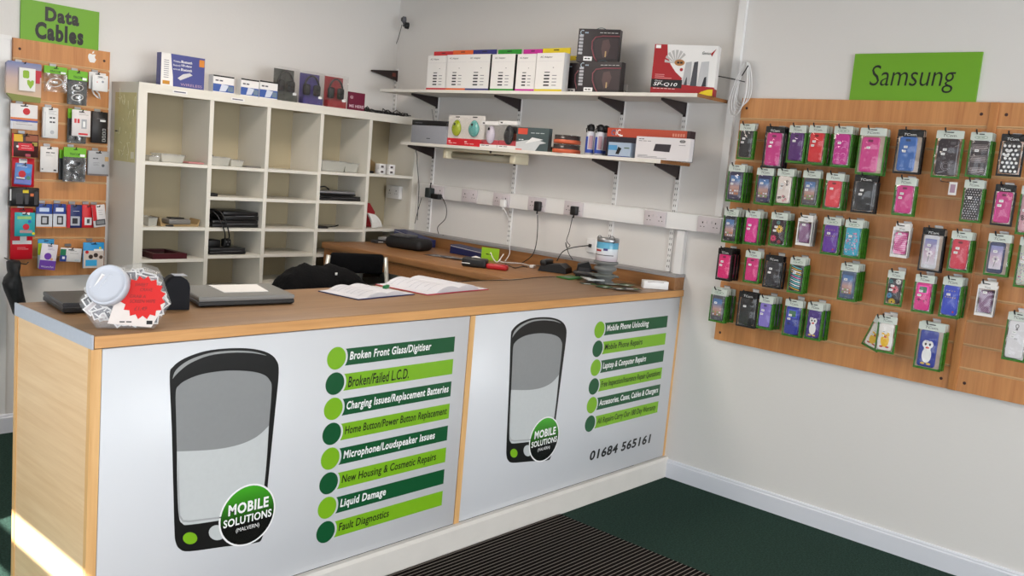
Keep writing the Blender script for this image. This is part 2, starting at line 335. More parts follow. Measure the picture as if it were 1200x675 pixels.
T1 = [('Broken Front Glass/Digitiser', 343, 80), ('Broken/Failed L.C.D.', 285, 150), ('Charging Issues/Replacement Batteries', 388, 190), ('Home Button/Power Button Replacement', 383, 250), ('Microphone/Loudspeaker Issues', 352, 315), ('New Housing & Cosmetic Repairs', 355, 370), ('Liquid Damage', 225, 460), ('Fault Diagnostics', 233, 515)]
T2 = [('Mobile Phone Unlocking', 530, 95), ('Mobile Phone Repairs', 512, 148), ('Laptop & Computer Repairs', 522, 195), ('Free Inspection/Insurance Repair Quotations', 562, 238), ('Accessories, Cases, Cables & Chargers', 556, 285), ('All Repairs Carry Our 180 Day Warranty', 549, 335)]
front_panel(-3.121, -1.63, 0, [(s, xtext(a, b, c1)) for s, a, b in T1], -2.292, -1.708, .889, .0923)
def tel(p, y): MB().text('01684 565161', -.703, .212, -.162, .262, y, M_ink, .032, .12).build('telephone_number', p)
front_panel(-1.598, -.021, 1.545, [(s, xtext(a, b, c2)) for s, a, b in T2], -.729, -.126, .873, .0934, tel)
# worktop: one continuous L
tw = thing('worktop', 'light wood laminate worktop turning the corner along the right wall', 'worktop')
mb = MB()
def bull(mb, x0, x1, y0, y1, z0, z1, m): mb.rbox(x0, x1, y0, y1, z0, z1, .006, m, 2)
bull(mb, L_+.004, -.001, -.006, Wd, 1.0, 1.04, M_top); mb.build('counter_slab', tw); MB().box(L_+.006, -.002, -.0075, -.004, 1.003, 1.037, wood('lit_edge_wood', (192, 138, 82), (218, 164, 104), 0)).build('lit_front_edge', tw, 'front edge with its stronger light put into lighter orange wood')  # added strip: the edge's brighter light is put into a paler wood colour
mb = MB(); bull(mb, -.78, -.001, Wd, 2.172, 1.0, 1.04, M_topy); mb.build('desk_slab', tw)
MB().box(L_-.001, L_+.004, -.005, Wd, .9995, 1.0405, M_lam).build('end_edging', tw, 'pale grey edging strip')
up = thing('desk_upstand', 'wood box ledge with grey top along the wall behind the desk', 'ledge')
MB().box(-.095, -.0005, -.0, 2.17, 1.04, 1.106, M_topy).build('ledge_box', up)
MB().box(-.1, -.0005, -.004, 2.172, 1.106, 1.121, M_lamg).build('ledge_top', up, 'grey laminate top')
ds = thing('desk_support', 'rough chipboard frame holding up the desk along the right wall', 'desk frame')
MB().box(-.765, -.74, .60, 2.16, .93, .9995, M_chip).build('rail', ds)
for yy in (1.28, 2.1):
    MB().box(-.762, -.70, yy, yy+.06, 0, .93, M_chip).build('leg', ds)

# ================================================================== pigeonhole unit
UY = 2.175; cu_ = thing('pigeonhole_unit', 'large cream pigeonhole shelving unit against the back wall', 'shelving unit')
TH = .045
MB().box(-1.994, -1.972, UY+.02, D-.002, 0, 1.86, M_shelf).box(-1.994, -1.945, UY, UY+.02, 0, 1.835, M_shelf).build('side_panel', cu_)
MB().box(-.05, -.004, UY, UY+.02, 0, 1.835, M_shelf).box(-.03, -.004, UY+.02, D-.002, 0, 1.86, M_shelf).build('side_panel', cu_)
MB().box(-1.994, -.004, UY-.004, D-.002, 1.86, 1.881, M_shelf).box(-1.994, -.004, UY-.002, UY+.02, 1.832, 1.86, M_shelf).build('top_panel', cu_)
MB().box(-1.972, -.03, D-.012, D-.002, 0, 1.86, mat('tan_hardboard', (172, 160, 132), .6)).build('back_panel', cu_)
DV = [-1.945, -1.570, -1.204, -.824, -.440, -.05]
for x in DV[1:-1]: MB().box(x-.012, x+.012, UY+.001, D-.012, 0, 1.832, M_shelf).build('divider', cu_)
SH = [[1.473, 1.122, .945, .75], [1.473, 1.297, 1.12, .962, .75], [1.475, 1.297, 1.12, .965, .79], [1.482, 1.3, 1.12, .96, .79], [1.488, 1.125, .9, .75]]
for i, zs in enumerate(SH):
    for z in zs:
        a = DV[i]+(.012 if i else .0); b = DV[i+1]-(.012 if i < 4 else 0)
        MB().box(a, b, UY+.004, D-.012, z-.018, z, M_shelf).build('shelf', cu_)
for a, b in ((203, 222), (272, 298)):
    p0 = onY(a, 105, UY-.01)
    MB().box(p0.x, p0.x+.085, UY-.005, UY-.004, 1.846, 1.862, M_paper).box(p0.x+.008, p0.x+.075, UY-.0056, UY-.005, 1.851, 1.857, col((90, 90, 110))).build('paper_label', cu_)
# street map on its side
mp = thing('street_map', 'faded yellow street map pinned to the side of the shelving unit', 'map')
mb = MB().box(-1.996, -1.9945, 2.19, 2.435, 1.46, 1.825, mat('map_paper', (206, 198, 148), .8, var=.12, vscale=22))
random.seed(3)
for k in range(26):
    y = random.uniform(2.20, 2.40); z = random.uniform(1.49, 1.80); a = random.uniform(-.02, .03)
    mb.tube([(-1.9965, y, z), (-1.9965, y+a, z+random.uniform(-.05, .05))], .0011, col((226, 222, 190)), 4)
mb.box(-1.9968, -1.996, 2.20, 2.235, 1.48, 1.515, col((226, 222, 200))).box(-1.9968, -1.996, 2.39, 2.425, 1.615, 1.622, M_ink)
mb.build('sheet', mp)

# ================================================================== wall shelves
def tracks():
    for y, z0, z1, w_ in ((.105, 1.125, 2.28, 'nearest the slatted board'), (.51, 1.125, 2.12, 'second from the slatted board'), (1.285, 1.125, 2.05, 'behind the compressed air cans and mice'), (2.03, 1.125, 2.1, 'left end of the shelves'), (2.47, 1.885, 2.22, 'above the pigeonhole unit in the corner')):
        mb = MB().box(-.011, 0, y-.0125, y+.0125, z0, z1, M_white); z = z0+.02
        while z < z1-.03:
            mb.box(-.0116, -.0108, y-.007, y-.004, z, z+.012, M_ink).box(-.0116, -.0108, y+.004, y+.007, z, z+.012, M_ink); z += .03
        tag(mb.build('shelf_track'), 'white slotted upright rail on the wall, '+w_, 'shelf rail')
tracks()
def bracket(y, z, L, desc):
    mb = MB(); mb.prism([(-.012, z), (-L, z), (-L, z-.012), (-.012, z-.066)], y-.006, y+.006, M_brk, 'y'); mb.box(-.014, -.011, y-.009, y+.009, z-.075, z, M_brk)
    tag(mb.build('shelf_bracket'), 'dark metal bracket '+desc, 'bracket')
names_b = ['nearest the slatted board', 'second from the right', 'third from the right', 'at the left end']
for y, n_ in zip((.105, .51, 1.285, 2.03), names_b):
    bracket(y, 2.0285, .24, 'under the upper shelf, '+n_)
for y, n_ in zip((.105, .51, 1.285, 2.03), names_b):
    bracket(y, 1.6945, .24, 'under the lower shelf, '+n_)
mb = MB(); mb.prism([(-.012, 2.205), (-.24, 2.18), (-.24, 2.17), (-.012, 2.135)], 2.452, 2.464, M_brk, 'y'); mb.box(-.0135, -.011, 2.45, 2.466, 2.13, 2.206, M_brk)
mb.box(-.06, -.03, 2.4505, 2.4525, 2.16, 2.185, col((120, 60, 50)))
tag(mb.build('shelf_bracket'), 'spare dark bracket sticking out of the corner rail with no shelf on it', 'bracket')
ZU, ZL = 2.047, 1.713
s1 = thing('wall_shelf', 'upper white wall shelf holding adapter boxes and a speaker box', 'shelf')
MB().box(-.30, -.001, -.135, 2.283, ZU-.018, ZU, M_shelfw).build('board', s1); MB().box(-.2995, -.001, -.1365, -.135, ZU-.0178, ZU-.0002, M_chip).build('raw_end', s1, 'bare brown chipboard end')
s2 = thing('wall_shelf', 'lower white wall shelf holding mice, spray cans and flat boxes', 'shelf')
MB().box(-.285, -.001, .045, 2.055, ZL-.018, ZL, M_shelfw).build('board', s2); MB().box(-.2845, -.001, .0435, .045, ZL-.0178, ZL-.0002, M_chip).build('raw_end', s2, 'bare brown chipboard end')

# ================================================================== slatwall boards
def slatboard(name, label, L0, L1, z0, z1, face, facing):
    """12 bands; facing 'x' (out of the right wall, L along y) or 'y' (out of the back wall, L along x)"""
    root = thing(name, label, 'slatted board'); n = 12; h = (z1-z0)/n
    def bx(m, a, b, d0, d1, za, zb, mt):
        if facing == 'x': m.box(-d1, -d0, a, b, za, zb, mt)
        else: m.box(a, b, D-d1, D-d0, za, zb, mt)
    m = MB()
    bx(m, L0, L1, .0005, .008, z0, z1, M_slat)
    for k in range(n):
        za = z0+k*h + (.006 if k else 0); zb = z0+(k+1)*h - (.006 if k < n-1 else 0)
        bx(m, L0, L1, .008, face, za, zb, M_slat)
    m.build('board', root)
    m = MB()
    for k in range(1, n):
        z = z0+k*h; bx(m, L0, L1, .0082, face-.002, z-.0058, z-.003, M_slot); bx(m, L0, L1, .0082, .0095, z-.003, z+.003, M_slot); bx(m, L0, L1, .0082, face+.0005, z+.0012, z+.0058, M_slot)
    m.build('groove_strip', root)
    for a in (L0+.03, L1-.03):
        for z in (z0+.04, z1-.05):
            m = MB()
            if facing == 'x': m.T = Matrix.Translation((-face, a, z)) @ Matrix.Rotation(-PI/2, 4, 'Y')
            else: m.T = Matrix.Translation((a, D-face, z)) @ Matrix.Rotation(PI/2, 4, 'X')
            m.lathe([(.0, .002), (.005, .0015), (.007, 0)], col((60, 30, 26)), n=12); m.build('screw_cap', root)
    return root
SZ0, SZ1 = .813, 2.057; FW = .018
slatboard('slatwall_board', 'wide wood slatted board full of phone case packets on the right wall', -1.388, -.228, SZ0, SZ1, FW, 'x')
slatboard('slatwall_board', 'wood slatted board at the right edge of the photo beyond the joint strip', -2.62, -1.425, SZ0, SZ1, FW, 'x')
tag(MB().rbox(-.024, -.0005, -1.4245, -1.3885, SZ0, SZ1, .002, M_slat).build('joint_strip'), 'upright wood strip covering the joint of the two slatted boards', 'strip')
slatboard('slatwall_board', 'narrow wood slatted board of cables and sim packs on the back wall', -2.5, -2.016, .827, 2.033, FW, 'y')
# logo of the fruit with a bite on the narrow board
lg = MB(); ap = onY(108, 68, D-FW-.001)
pts = [(0, -1), (.25, -.95), (.5, -1), (.8, -.6), (.95, -.2), (.72, 0), (.62, .3), (.72, .58), (.9, .72), (.55, .9), (.15, .8), (0, .76), (-.3, .88), (-.75, .85), (-.95, .45), (-.95, 0), (-.75, -.6), (-.45, -1), (-.2, -.95)]
lg.prism([(ap.x+a*.022, ap.z+b*.024) for a, b in pts], D-FW-.0015, D-FW, M_white)
lg.prism([(ap.x+a*.022, ap.z+b*.024) for a, b in [(0, .95), (.05, 1.3), (.42, 1.6), (.4, 1.15)]], D-FW-.0015, D-FW, M_white)
tag(lg.build('apple_logo'), 'white apple logo sticker with a bite on the narrow slatted board', 'logo')
# signs
def sign(corn, plane, label, fn, ax):
    mb = MB()
    if ax == 'x':
        a, b, z0, z1 = corn; root = thing('sign', label, 'sign', (-.008, a, z0), RW); w_ = a-b
    else:
        a, b, z0, z1 = corn; root = thing('sign', label, 'sign', (a, D-.008, z0), 0); w_ = b-a
    MB().box(0, w_, -.004, .0075, 0, z1-z0, M_sign).build('sign_board', root); fn(root, w_, z1-z0)
def f_sam(root, w_, h): MB().text('Samsung', .085, .036, w_-.095, h-.052, -.0046, M_ink, -.006, .1).build('lettering', root)
def f_dat(root, w_, h):
    MB().text('Data', .115, h*.535, .115+.17, h-.02, -.0046, M_ink, .05).text('Cables', .068, .012, w_-.08, h*.50, -.0046, M_ink, .05).build('lettering', root)
sign((-.775, -1.325, 2.0575, 2.268), 0, 'lime green Samsung sign standing on the wide slatted board', f_sam, 'x')
sign((-2.465, -2.076, 2.0335, 2.232), 0, 'lime green Data Cables sign above the narrow slatted board', f_dat, 'y')

# ================================================================== phone cases on the right wall
def case_mesh(kind, c, w_, h, seed=0):
    """a phone case lying in its packet: local x 0..w, z 0..h, front at y=0, back at y=.011"""
    rnd = random.Random(seed); mb = MB(); base = col(c, .32)
    out = rrect(0, 0, w_, h, min(.011, w_*.18)); inn = [(w_/2+(x-w_/2)*.93, h/2+(z-h/2)*.965) for x, z in out]; n = len(out)
    vs = [(x, .0035, z) for x, z in out]+[(x, .011, z) for x, z in out]+[(x, 0, z) for x, z in inn]
    mb.add(vs, [(i, (i+1) % n, n+(i+1) % n, n+i) for i in range(n)]+[(2*n+i, 2*n+(i+1) % n, (i+1) % n, i) for i in range(n)]+[tuple(range(2*n, 3*n)), tuple(range(2*n-1, n-1, -1))], base, False)
    y = -.0007
    if kind in ('plain', 'leather'):
        mb.flat(rrect(w_*.36, h*.86, w_*.64, h*.93, .003), y, col(tuple(int(v*.55) for v in c)))
        if kind == 'leather': mb.flat(rrect(w_*.08, h*.03, w_*.11, h*.97, .0005), y, col(tuple(min(255, int(v*1.35+15)) for v in c)))
    elif kind == 'glitter' :
        for _ in range(36): x = rnd.uniform(.1, .9)*w_; z = rnd.uniform(.05, .9)*h; mb.flat(ell(x, z, .0012, n=5), y, col(tuple(min(255, v+50) for v in c)))
    elif kind == 'swirl':
        for r_ in range(4):
            for k in range(2):
                x = w_*(.28+.42*k); z = h*(.13+.2*r_); mb.tube([(x+.010*math.cos(t), y, z+.006*math.sin(t)) for t in [q*PI/6 for q in range(8)]], .0009, col((245, 170, 225)), 4)
    elif kind == 'floral':
        for _ in range(9):
            x = rnd.uniform(.15, .85)*w_; z = rnd.uniform(.08, .9)*h; cc = rnd.choice([(40, 30, 36), (210, 120, 140), (60, 50, 50)])
            for k in range(5): mb.flat(ell(x+.004*math.cos(k*1.256), z+.004*math.sin(k*1.256), .0024, n=6), y, col(cc))
    elif kind in ('daisy', 'blooms'):
        fl = [(.62, .62, .019, (240, 190, 50)), (.22, .22, .016, (226, 70, 120)), (.5, .88, .010, (90, 150, 150)), (.7, .1, .009, (190, 60, 80))] if kind == 'daisy' else [(.55, .56, .018, (226, 100, 110)), (.78, .88, .013, (235, 235, 230)), (.2, .3, .013, (70, 150, 200)), (.45, .06, .016, (230, 190, 50)), (.2, .86, .010, (60, 130, 130))]
        for fx, fz, r_, cc in fl:
            for k in range(12):
                a = k*PI/6; dx, dz = math.cos(a), math.sin(a)
                P = [(fx*w_+r_*.25*dx-r_*.08*dz, fz*h+r_*.25*dz+r_*.08*dx), (fx*w_+r_*.95*dx-r_*.12*dz, fz*h+r_*.95*dz+r_*.12*dx), (fx*w_+r_*.95*dx+r_*.12*dz, fz*h+r_*.95*dz-r_*.12*dx), (fx*w_+r_*.25*dx+r_*.08*dz, fz*h+r_*.25*dz-r_*.08*dx)]
                P = [(min(max(a_, .001), w_-.001), min(max(b_, .001), h-.001)) for a_, b_ in P]; mb.flat(P, y, col(cc))
            mb.flat(ell(fx*w_, fz*h, r_*.22, n=8), y-.0003, col((50, 26, 30)))
    elif kind in ('dots', 'bigdots', 'minidots'):
        r_, px_, pz_, cc = {'dots': (.0018, .0075, .009, (246, 240, 244)), 'bigdots': (.0058, .017, .017, (240, 240, 240)), 'minidots': (.0019, .010, .010, (235, 230, 235))}[kind]
        j = 0; z = r_+.003
        while z < h-r_-.002:
            x = r_+.003+(px_/2 if j % 2 else 0)
            while x < w_-r_-.002: mb.flat(ell(x, z, r_, n=8), y, col(cc)); x += px_
            z += pz_; j += 1
    elif kind == 'mesh':
        j = 0; z = .004
        while z < h-.005:
            x = .004+(.004 if j % 2 else 0)
            while x < w_-.005: mb.flat([(x, z), (x+.0022, z+.0026), (x, z+.0052), (x-.0022, z+.0026)], y, col((205, 170, 205))); x += .008
            z += .0045; j += 1
    elif kind == 'ditsy':
        for _ in range(70):
            x = rnd.uniform(.08, .92)*w_; z = rnd.uniform(.04, .82)*h; mb.flat(ell(x, z, rnd.uniform(.0016, .0028), n=6), y, col(rnd.choice([(230, 130, 170), (240, 200, 215), (120, 90, 170), (230, 90, 120)])))
    elif kind == 'zebra':
        for k in range(12):
            z = h*(.03+.075*k); cc = rnd.choice([(240, 240, 240), (240, 240, 240), (90, 190, 200), (225, 110, 180), (230, 180, 60)])
            mb.flat([(w_*.05, z+.012), (w_*.5, z+.002), (w_*.93, z-.001 if z > .002 else z), (w_*.93, z+.003), (w_*.5, z+.007), (w_*.05, z+.0145)], y, col(cc))
    elif kind == 'chainlace':
        for k in range(26):
            x = w_*(.16+.7*((k*7) % 10)/10); z = h*(.05+.9*k/26); mb.flat(ell(x, z, .0011, n=5), y, col((200, 190, 190)))
        for r_ in (.012, .018): mb.tube([(w_*.5+r_*math.cos(t), y, h*.25+r_*math.sin(t)) for t in [q*PI/8 for q in range(15)]], .0006, col((190, 180, 185)), 4)
        mb.flat(rrect(w_*.6, h*.84, w_*.86, h*.92, .002), y, col((90, 84, 88)))
    elif kind == 'knit':
        for k in range(24):
            z = h*(.02+.04*k); lt = 190+60*math.sin(k*.75)
            x = w_*.05+(.002 if k % 2 else 0)
            while x < w_*.94: mb.flat([(x, z), (x+.0017, z+.0022), (x+.0034, z), (x+.0034, z+.0013), (x+.0017, z+.0036), (x, z+.0013)], y, col((int(lt), int(lt*.93), int(lt*.93))) if math.sin(k*.75) > -.55 else col((60, 50, 56))); x += .0042
    elif kind == 'screen':
        mb.flat(rrect(w_*.12, h*.16, w_*.88, h*.86, .002), y, grad_mat('screen_print', [(0, (40, 50, 70)), (.45, (190, 150, 140)), (.7, (90, 130, 180)), (1, (60, 90, 150))], 0, h))
        for k in range(4):
            for q in range(2): mb.flat(rrect(w_*(.17+.18*k), h*(.2+.1*q), w_*(.28+.18*k), h*(.25+.1*q), .001), y-.0004, col(rnd.choice([(220, 220, 220), (200, 120, 60), (110, 170, 90), (230, 230, 240)])))
        mb.flat(rrect(w_*.4, h*.05, w_*.6, h*.09, .002), y, col((120, 120, 126)))
    elif kind in ('bloomscreen', 'whitescreen'):
        mb.flat(rrect(w_*.11, h*.13, w_*.89, h*.88, .002), y, grad_mat('blossom_screen_print', [(0, (225, 225, 235)), (.5, (200, 175, 195)), (1, (90, 120, 190))], 0, h))
        for k in range(6): a = k*PI/3; mb.flat(ell(w_*.5+.008*math.cos(a), h*.45+.008*math.sin(a), .006, n=8), y-.0004, col((236, 226, 232)))
        mb.flat(ell(w_*.5, h*.45, .004, n=8), y-.0008, col((110, 60, 120))); mb.tube([(w_*.5, y-.0004, h*.4), (w_*.42, y-.0004, h*.2)], .0008, col((90, 120, 90)), 4)
    elif kind in ('gamer', ):
        k_ = tuple(min(255, int(v*1.2+25)) for v in c)
        mb.flat(rrect(w_*.14, h*.60, w_*.86, h*.90, .003), y, col(k_)).flat(rrect(w_*.25, h*.64, w_*.75, h*.86, .002), y-.0004, col((70, 120, 90)))
        d_ = tuple(int(v*.45) for v in c)
        mb.flat(rrect(w_*.16, h*.36, w_*.42, h*.39, .0005), y, col(d_)).flat(rrect(w_*.27, h*.31, w_*.31, h*.44, .0005), y, col(d_)).flat(ell(w_*.66, h*.34, .0028, n=8), y, col(d_)).flat(ell(w_*.8, h*.39, .0028, n=8), y, col(d_))
    elif kind in ('bird', ):
        mb.flat(ell(w_*.5, h*.32, w_*.27, h*.21), y, M_wink); mb.flat(ell(w_*.36, h*.62, w_*.17, h*.10), y-.0003, M_wink).flat(ell(w_*.64, h*.62, w_*.17, h*.10), y-.0003, M_wink).flat(ell(w_*.5, h*.5, w_*.19, h*.12), y-.0005, M_wink)
        for s_ in (.38, .62): mb.flat(ell(w_*s_, h*.62, w_*.06, h*.038, 10), y-.0009, M_ink)
        mb.flat(ell(w_*.5, h*.53, w_*.11, h*.028, 12), y-.0012, col((214, 60, 40)))
        for s_ in (.33, .67): mb.flat(ell(w_*s_, h*.09, w_*.13, h*.03, 12), y-.0009, col((226, 190, 90)))
    elif kind == 'chick':
        mb.flat(ell(w_*.5, h*.36, w_*.30, h*.24), y, col((238, 190, 40))); mb.flat(ell(w_*.32, h*.6, w_*.1, h*.07), y, col((238, 190, 40))).flat(ell(w_*.68, h*.6, w_*.1, h*.07), y, col((238, 190, 40)))
        mb.flat(ell(w_*.5, h*.5, w_*.11, h*.035), y-.0005, col((200, 60, 30)))
        for s_ in (.28, .72): mb.flat(ell(w_*s_, h*.13, w_*.13, h*.03), y-.0005, col((190, 30, 34)))
        for s_ in (.42, .58): mb.flat(ell(w_*s_, h*.57, .0012, n=6), y-.0006, M_ink)
    elif kind == 'crest':
        mb.flat(ell(w_*.5, h*.86, .007, .009, n=10), y, col((110, 108, 112))).flat(ell(w_*.5, h*.86, .004, .006, n=10), y-.0004, col((225, 225, 228))); mb.flat(rrect(w_*.44, h*.75, w_*.56, h*.8, .001), y, col((110, 108, 112)))
        mb.flat(rrect(w_*.42, h*.5, w_*.6, h*.54, .001), y, col((190, 188, 192)))
    elif kind == 'goldmarks':
        for k in range(5): mb.flat(ell(w_*(.18+.16*k), h*.6, .0024, n=6), y, col((200, 170, 60)))
        for k in range(4): mb.flat(ell(w_*(.2+.18*k), h*.82, .002, n=6), y, col((200, 170, 60)))
        mb.flat(ell(w_*.8, h*.12, .004, n=10), y, col((210, 60, 60)))
    return mb
PACKN = [0]
def packet(desc, px, style, kind, c, n=0, ch=None, x=-.118, tilt=0, big=False, gcat='phone case packet'):
    """px = left, top, right, bottom of the front packet in the photograph; style G green bag white header, O the same with an oval mark, K black bag, W white card box, N no header card"""
    l, t, r_, b = px; PACKN[0] += 1
    loc, w_, h = frameX(l, t, r_, b, x)
    w_ = max(.06, w_); zt = loc.z+h
    lt = onX(l, t, x).y; lb = onX(l, b, x).y; rt = onX(r_, t, x).y
    yl = (lt+lb)/2
    grp = 'phone case packets on the slatted board'
    root = thing('phone_case_packet', desc, 'phone case', (x, yl, zt), RW, grp)
    # local: x 0..w, z -h..0, front at -y
    W_ = (lt-rt) if lt-rt > .05 else w_
    bagm = {'G': M_greenbag, 'O': M_greenbag, 'K': M_blackbag, 'W': col((214, 206, 200)), 'N': M_greenbag}[style]
    hd = .034 if style in 'GO' else .030
    if style == 'W':
        m = MB(); m.box(0, W_, 0, .014, -h, -.028, M_tub); m.build('clear_box', root)
        m = MB(); m.box(.008, W_-.003, .004, .008, -.02, .0, M_paper).box(0, W_, -.0006, .0146, -.030, -.016, M_paper).box(0, W_, -.0006, .0146, -h, -h+.012, M_paper).box(0, .0035, -.0006, .0146, -h+.012, -.03, M_paper).box(W_-.0035, W_, -.0006, .0146, -h+.012, -.03, M_paper).text('TCom.', W_*.35, -.027, W_*.7, -.020, -.001, M_ink)
        m.box(W_*.3, W_*.62, .0035, .004, -.011, -.007, M_ink); m.build('card_frame', root)
        cw, chh = W_*.74, h-.052
        cs = case_mesh(kind, c, cw, chh, PACKN[0]).build('phone_case', root); cs.location = (W_*.13, .0025, -h+.014)
        zz = -.045; xx = W_*.42
    else:
        m = MB(); m.prism(rrect(0.002, -h+.004, W_-.002, -.004, .004), 0.0056, .0066, M_tub if not big else col((196, 176, 160), .3))
        fr = .0055                                # raised coloured border
        for a0, a1, b0, b1 in ((0, fr, -h+.006, -hd), (W_-fr*1.5, W_, -h+.006, -hd), (0, W_, -h, -h+.009)): m.box(a0, a1, .0, .0055, b0, b1, bagm)
        m.build('bag', root)
        m = MB(); hc = M_blackbag if style == 'K' else col((206, 214, 206), .35); inkc = M_wink if style == 'K' else M_ink
        m.prism(rrect(.002, -hd, W_-.003, 0, .004), -.0030, -.0015, hc)
        m.flat(rrect(W_*.38, -.0095, W_*.62, -.0055, .0018), -.0036, M_ink)
        if style == 'O': m.tube([(W_*.5+W_*.28*math.cos(q*PI/10), -.0034, -.021+.0068*math.sin(q*PI/10)) for q in range(21)], .0006, col((50, 110, 60)), 4); m.text('Capdase'[:0]+'ccccc', W_*.33, -.0235, W_*.67, -.0185, -.0034, col((50, 110, 60)))
        else: m.text('TCom.', W_*.26, -.026, W_*.74, -.0155, -.0034, inkc, 0, .2)
        m.build('header_card', root)
        cw = W_*(.72 if not big else .64); chh = min(h-hd-.012, ch or 9)
        cs = case_mesh(kind, c, cw, chh, PACKN[0]).build('phone_case', root); cs.location = (W_*.12, -.0035, -h+.012)
        # crinkled clear window
        g = MB(); nx, nz = 5, 8; rr = random.Random(PACKN[0]); vs = [(fr+(W_-2*fr)*i/nx, -.0095+(-.003*rr.random() if 0 < i < nx and 0 < j < nz else .0055), -h+.008+(h-hd-.008)*j/nz) for j in range(nz+1) for i in range(nx+1)]
        g.add(vs, [(j*(nx+1)+i, j*(nx+1)+i+1, (j+1)*(nx+1)+i+1, (j+1)*(nx+1)+i) for j in range(nz) for i in range(nx)], M_film, True); g.build('clear_window', root)
        zz = -h+.012+chh*.70; xx = W_*.40
    yy = -.0105 if style != 'W' else -.0012
    m = MB(); m.flat(rrect(xx-.008, zz-.0055, xx+.008, zz+.0045, .001), yy, M_wink); m.box(xx-.005, xx+.005, yy-.0005, yy, zz-.001, zz+.0005, col((90, 90, 95))); m.build('price_sticker', root)
    if style in 'GK' and PACKN[0] % 3: m = MB(); m.flat(rrect(xx-.013, zz-.024, xx+.003, zz-.014, .001), yy, M_wink).box(xx-.010, xx, yy-.0005, yy, zz-.0195, zz-.018, col((90, 90, 95))); m.build('price_sticker', root)
    root.rotation_euler = (0, tilt, RW+random.Random(PACKN[0]).uniform(-.05, .05))
    # the hook it hangs on
    hx = onX((l+r_)/2-1, t, x).y; hz = zt-.008
    hk = thing('display_hook', 'hook of the '+desc, 'hook', (-FW, hx, hz), RW, 'display hooks of the slatted board')
    m = MB(); m.tube([(0, -.001, 0), (0, -.115, .0), (0, -.124, .010)], .0022, M_metal); m.tube([(0, -.112, .0), (0, -.124, .010), (0, -.128, .018)], .0034, M_black); m.build('wire', hk)
    m = MB(); m.box(-.014, .020, -.006, -.0007, .010, .018, M_metal); m.box(-.010, .022, -.0085, -.0065, -.012, .014, M_paper).box(-.005, .017, -.0082, -.0075, .0, .006, col((150, 120, 130))); m.build('ticket_holder', hk)
    # more packets behind it on the same hook
    step = min(.026, .085/max(1, n))
    for k in range(n):
        q = copy_tree(root); q.location = (x+step*(k+1), yl+random.uniform(-.003, .003), zt+random.uniform(-.002, .003))
        q.rotation_euler = (0, tilt*.0, RW+random.Random(k*31+PACKN[0]).uniform(-.09, .09)); q['label'] = ('first', 'second', 'third')[k]+' packet behind the '+desc
    return root
P = packet
P('black phone case in a green packet, leftmost of the top row', (865, 145, 884, 187), 'G', 'plain', (34, 34, 40), 1)
P('magenta phone case in a black packet, second in the top row', (895, 148, 918, 197), 'K', 'plain', (200, 44, 130), 2)
P('purple phone case in a green packet in the top row', (923, 147, 944, 191), 'G', 'plain', (84, 30, 112), 2)
P('bright red phone case in the top row', (946, 147, 968, 193), 'G', 'plain', (214, 42, 50), 3)
P('magenta phone case with white swirls in the top row', (975, 148, 998, 196), 'O', 'swirl', (196, 30, 140), 3)
P('pink phone case in an oversized clear packet in the top row', (1005, 150, 1037, 205), 'G', 'plain', (206, 56, 136), 1, big=True, ch=.155)
P('shiny blue phone case in a black framed packet', (1049, 152, 1081, 204), 'K', 'plain', (56, 104, 178), 1, big=True)
P('black studded wallet case with a chain pattern in the top row', (1094, 153, 1128, 209), 'G', 'chainlace', (48, 34, 42), 0)
P('phone case with black and cream knitted pattern', (1134, 155, 1161, 208), 'O', 'knit', (60, 50, 54), 2)
P('black phone case with large white polka dots', (1170, 157, 1200, 207), 'K', 'bigdots', (26, 20, 24), 0)
P('dark phone packet at the left end of the second row', (852, 193, 872, 237), 'G', 'screen', (60, 56, 84), 3)
P('phone packet with blue screen print, second in the second row', (885, 197, 906, 240), 'G', 'screen', (52, 50, 90), 1)
P('white phone case with black and pink flowers', (909, 198, 930, 241), 'G', 'floral', (230, 218, 212), 3)
P('grey phone packet with keypad print in the second row', (939, 200, 961, 243), 'G', 'screen', (84, 84, 92), 1)
P('coral red phone case in the second row', (966, 203, 988, 246), 'G', 'plain', (220, 58, 70), 2)
P('black leather case in a black packet below the oversized pink one', (999, 205, 1028, 250), 'K', 'leather', (40, 40, 44), 1)
P('pink phone case hanging alone below the shiny blue case', (1047, 208, 1073, 253), 'G', 'leather', (206, 50, 132), 1)
P('black phone case with tiny white dots and a silver rim', (1127, 211, 1152, 261), 'G', 'minidots', (34, 28, 34), 1)
P('magenta leather case with a black header below the polka dots', (1163, 216, 1189, 265), 'K', 'leather', (198, 42, 128), 0)
P('pink and white case cut off by the right photo edge', (1193, 218, 1218, 276), 'G', 'floral', (200, 150, 160), 1)
P('black phone packet at the left end of the third row', (847, 245, 865, 285), 'O', 'screen', (40, 42, 50), 3)
P('glittering pink phone case in the third row', (872, 247, 890, 287), 'G', 'glitter', (216, 46, 140), 3)
P('black phone case with a yellow daisy in the third row', (902, 249, 922, 289), 'G', 'daisy', (48, 22, 34), 3)
P('white boxed purple mesh phone case', (934, 252, 951, 288), 'W', 'mesh', (104, 22, 100), 2)
P('violet phone case with a small dark window print', (963, 255, 985, 299), 'O', 'goldmarks', (98, 46, 156), 1)
P('turquoise phone case with a pink ditsy print', (988, 258, 1010, 303), 'O', 'ditsy', (56, 166, 196), 3)
P('white boxed hot pink dotted phone case', (1045, 262, 1065, 302), 'W', 'dots', (214, 20, 140), 1)
P('white phone with blossom screen in a black packet', (1078, 267, 1106, 319), 'K', 'whitescreen', (206, 206, 214), 1, big=True)
P('crimson phone case right of the black blossom packet', (1112, 271, 1138, 319), 'G', 'plain', (204, 34, 64), 2)
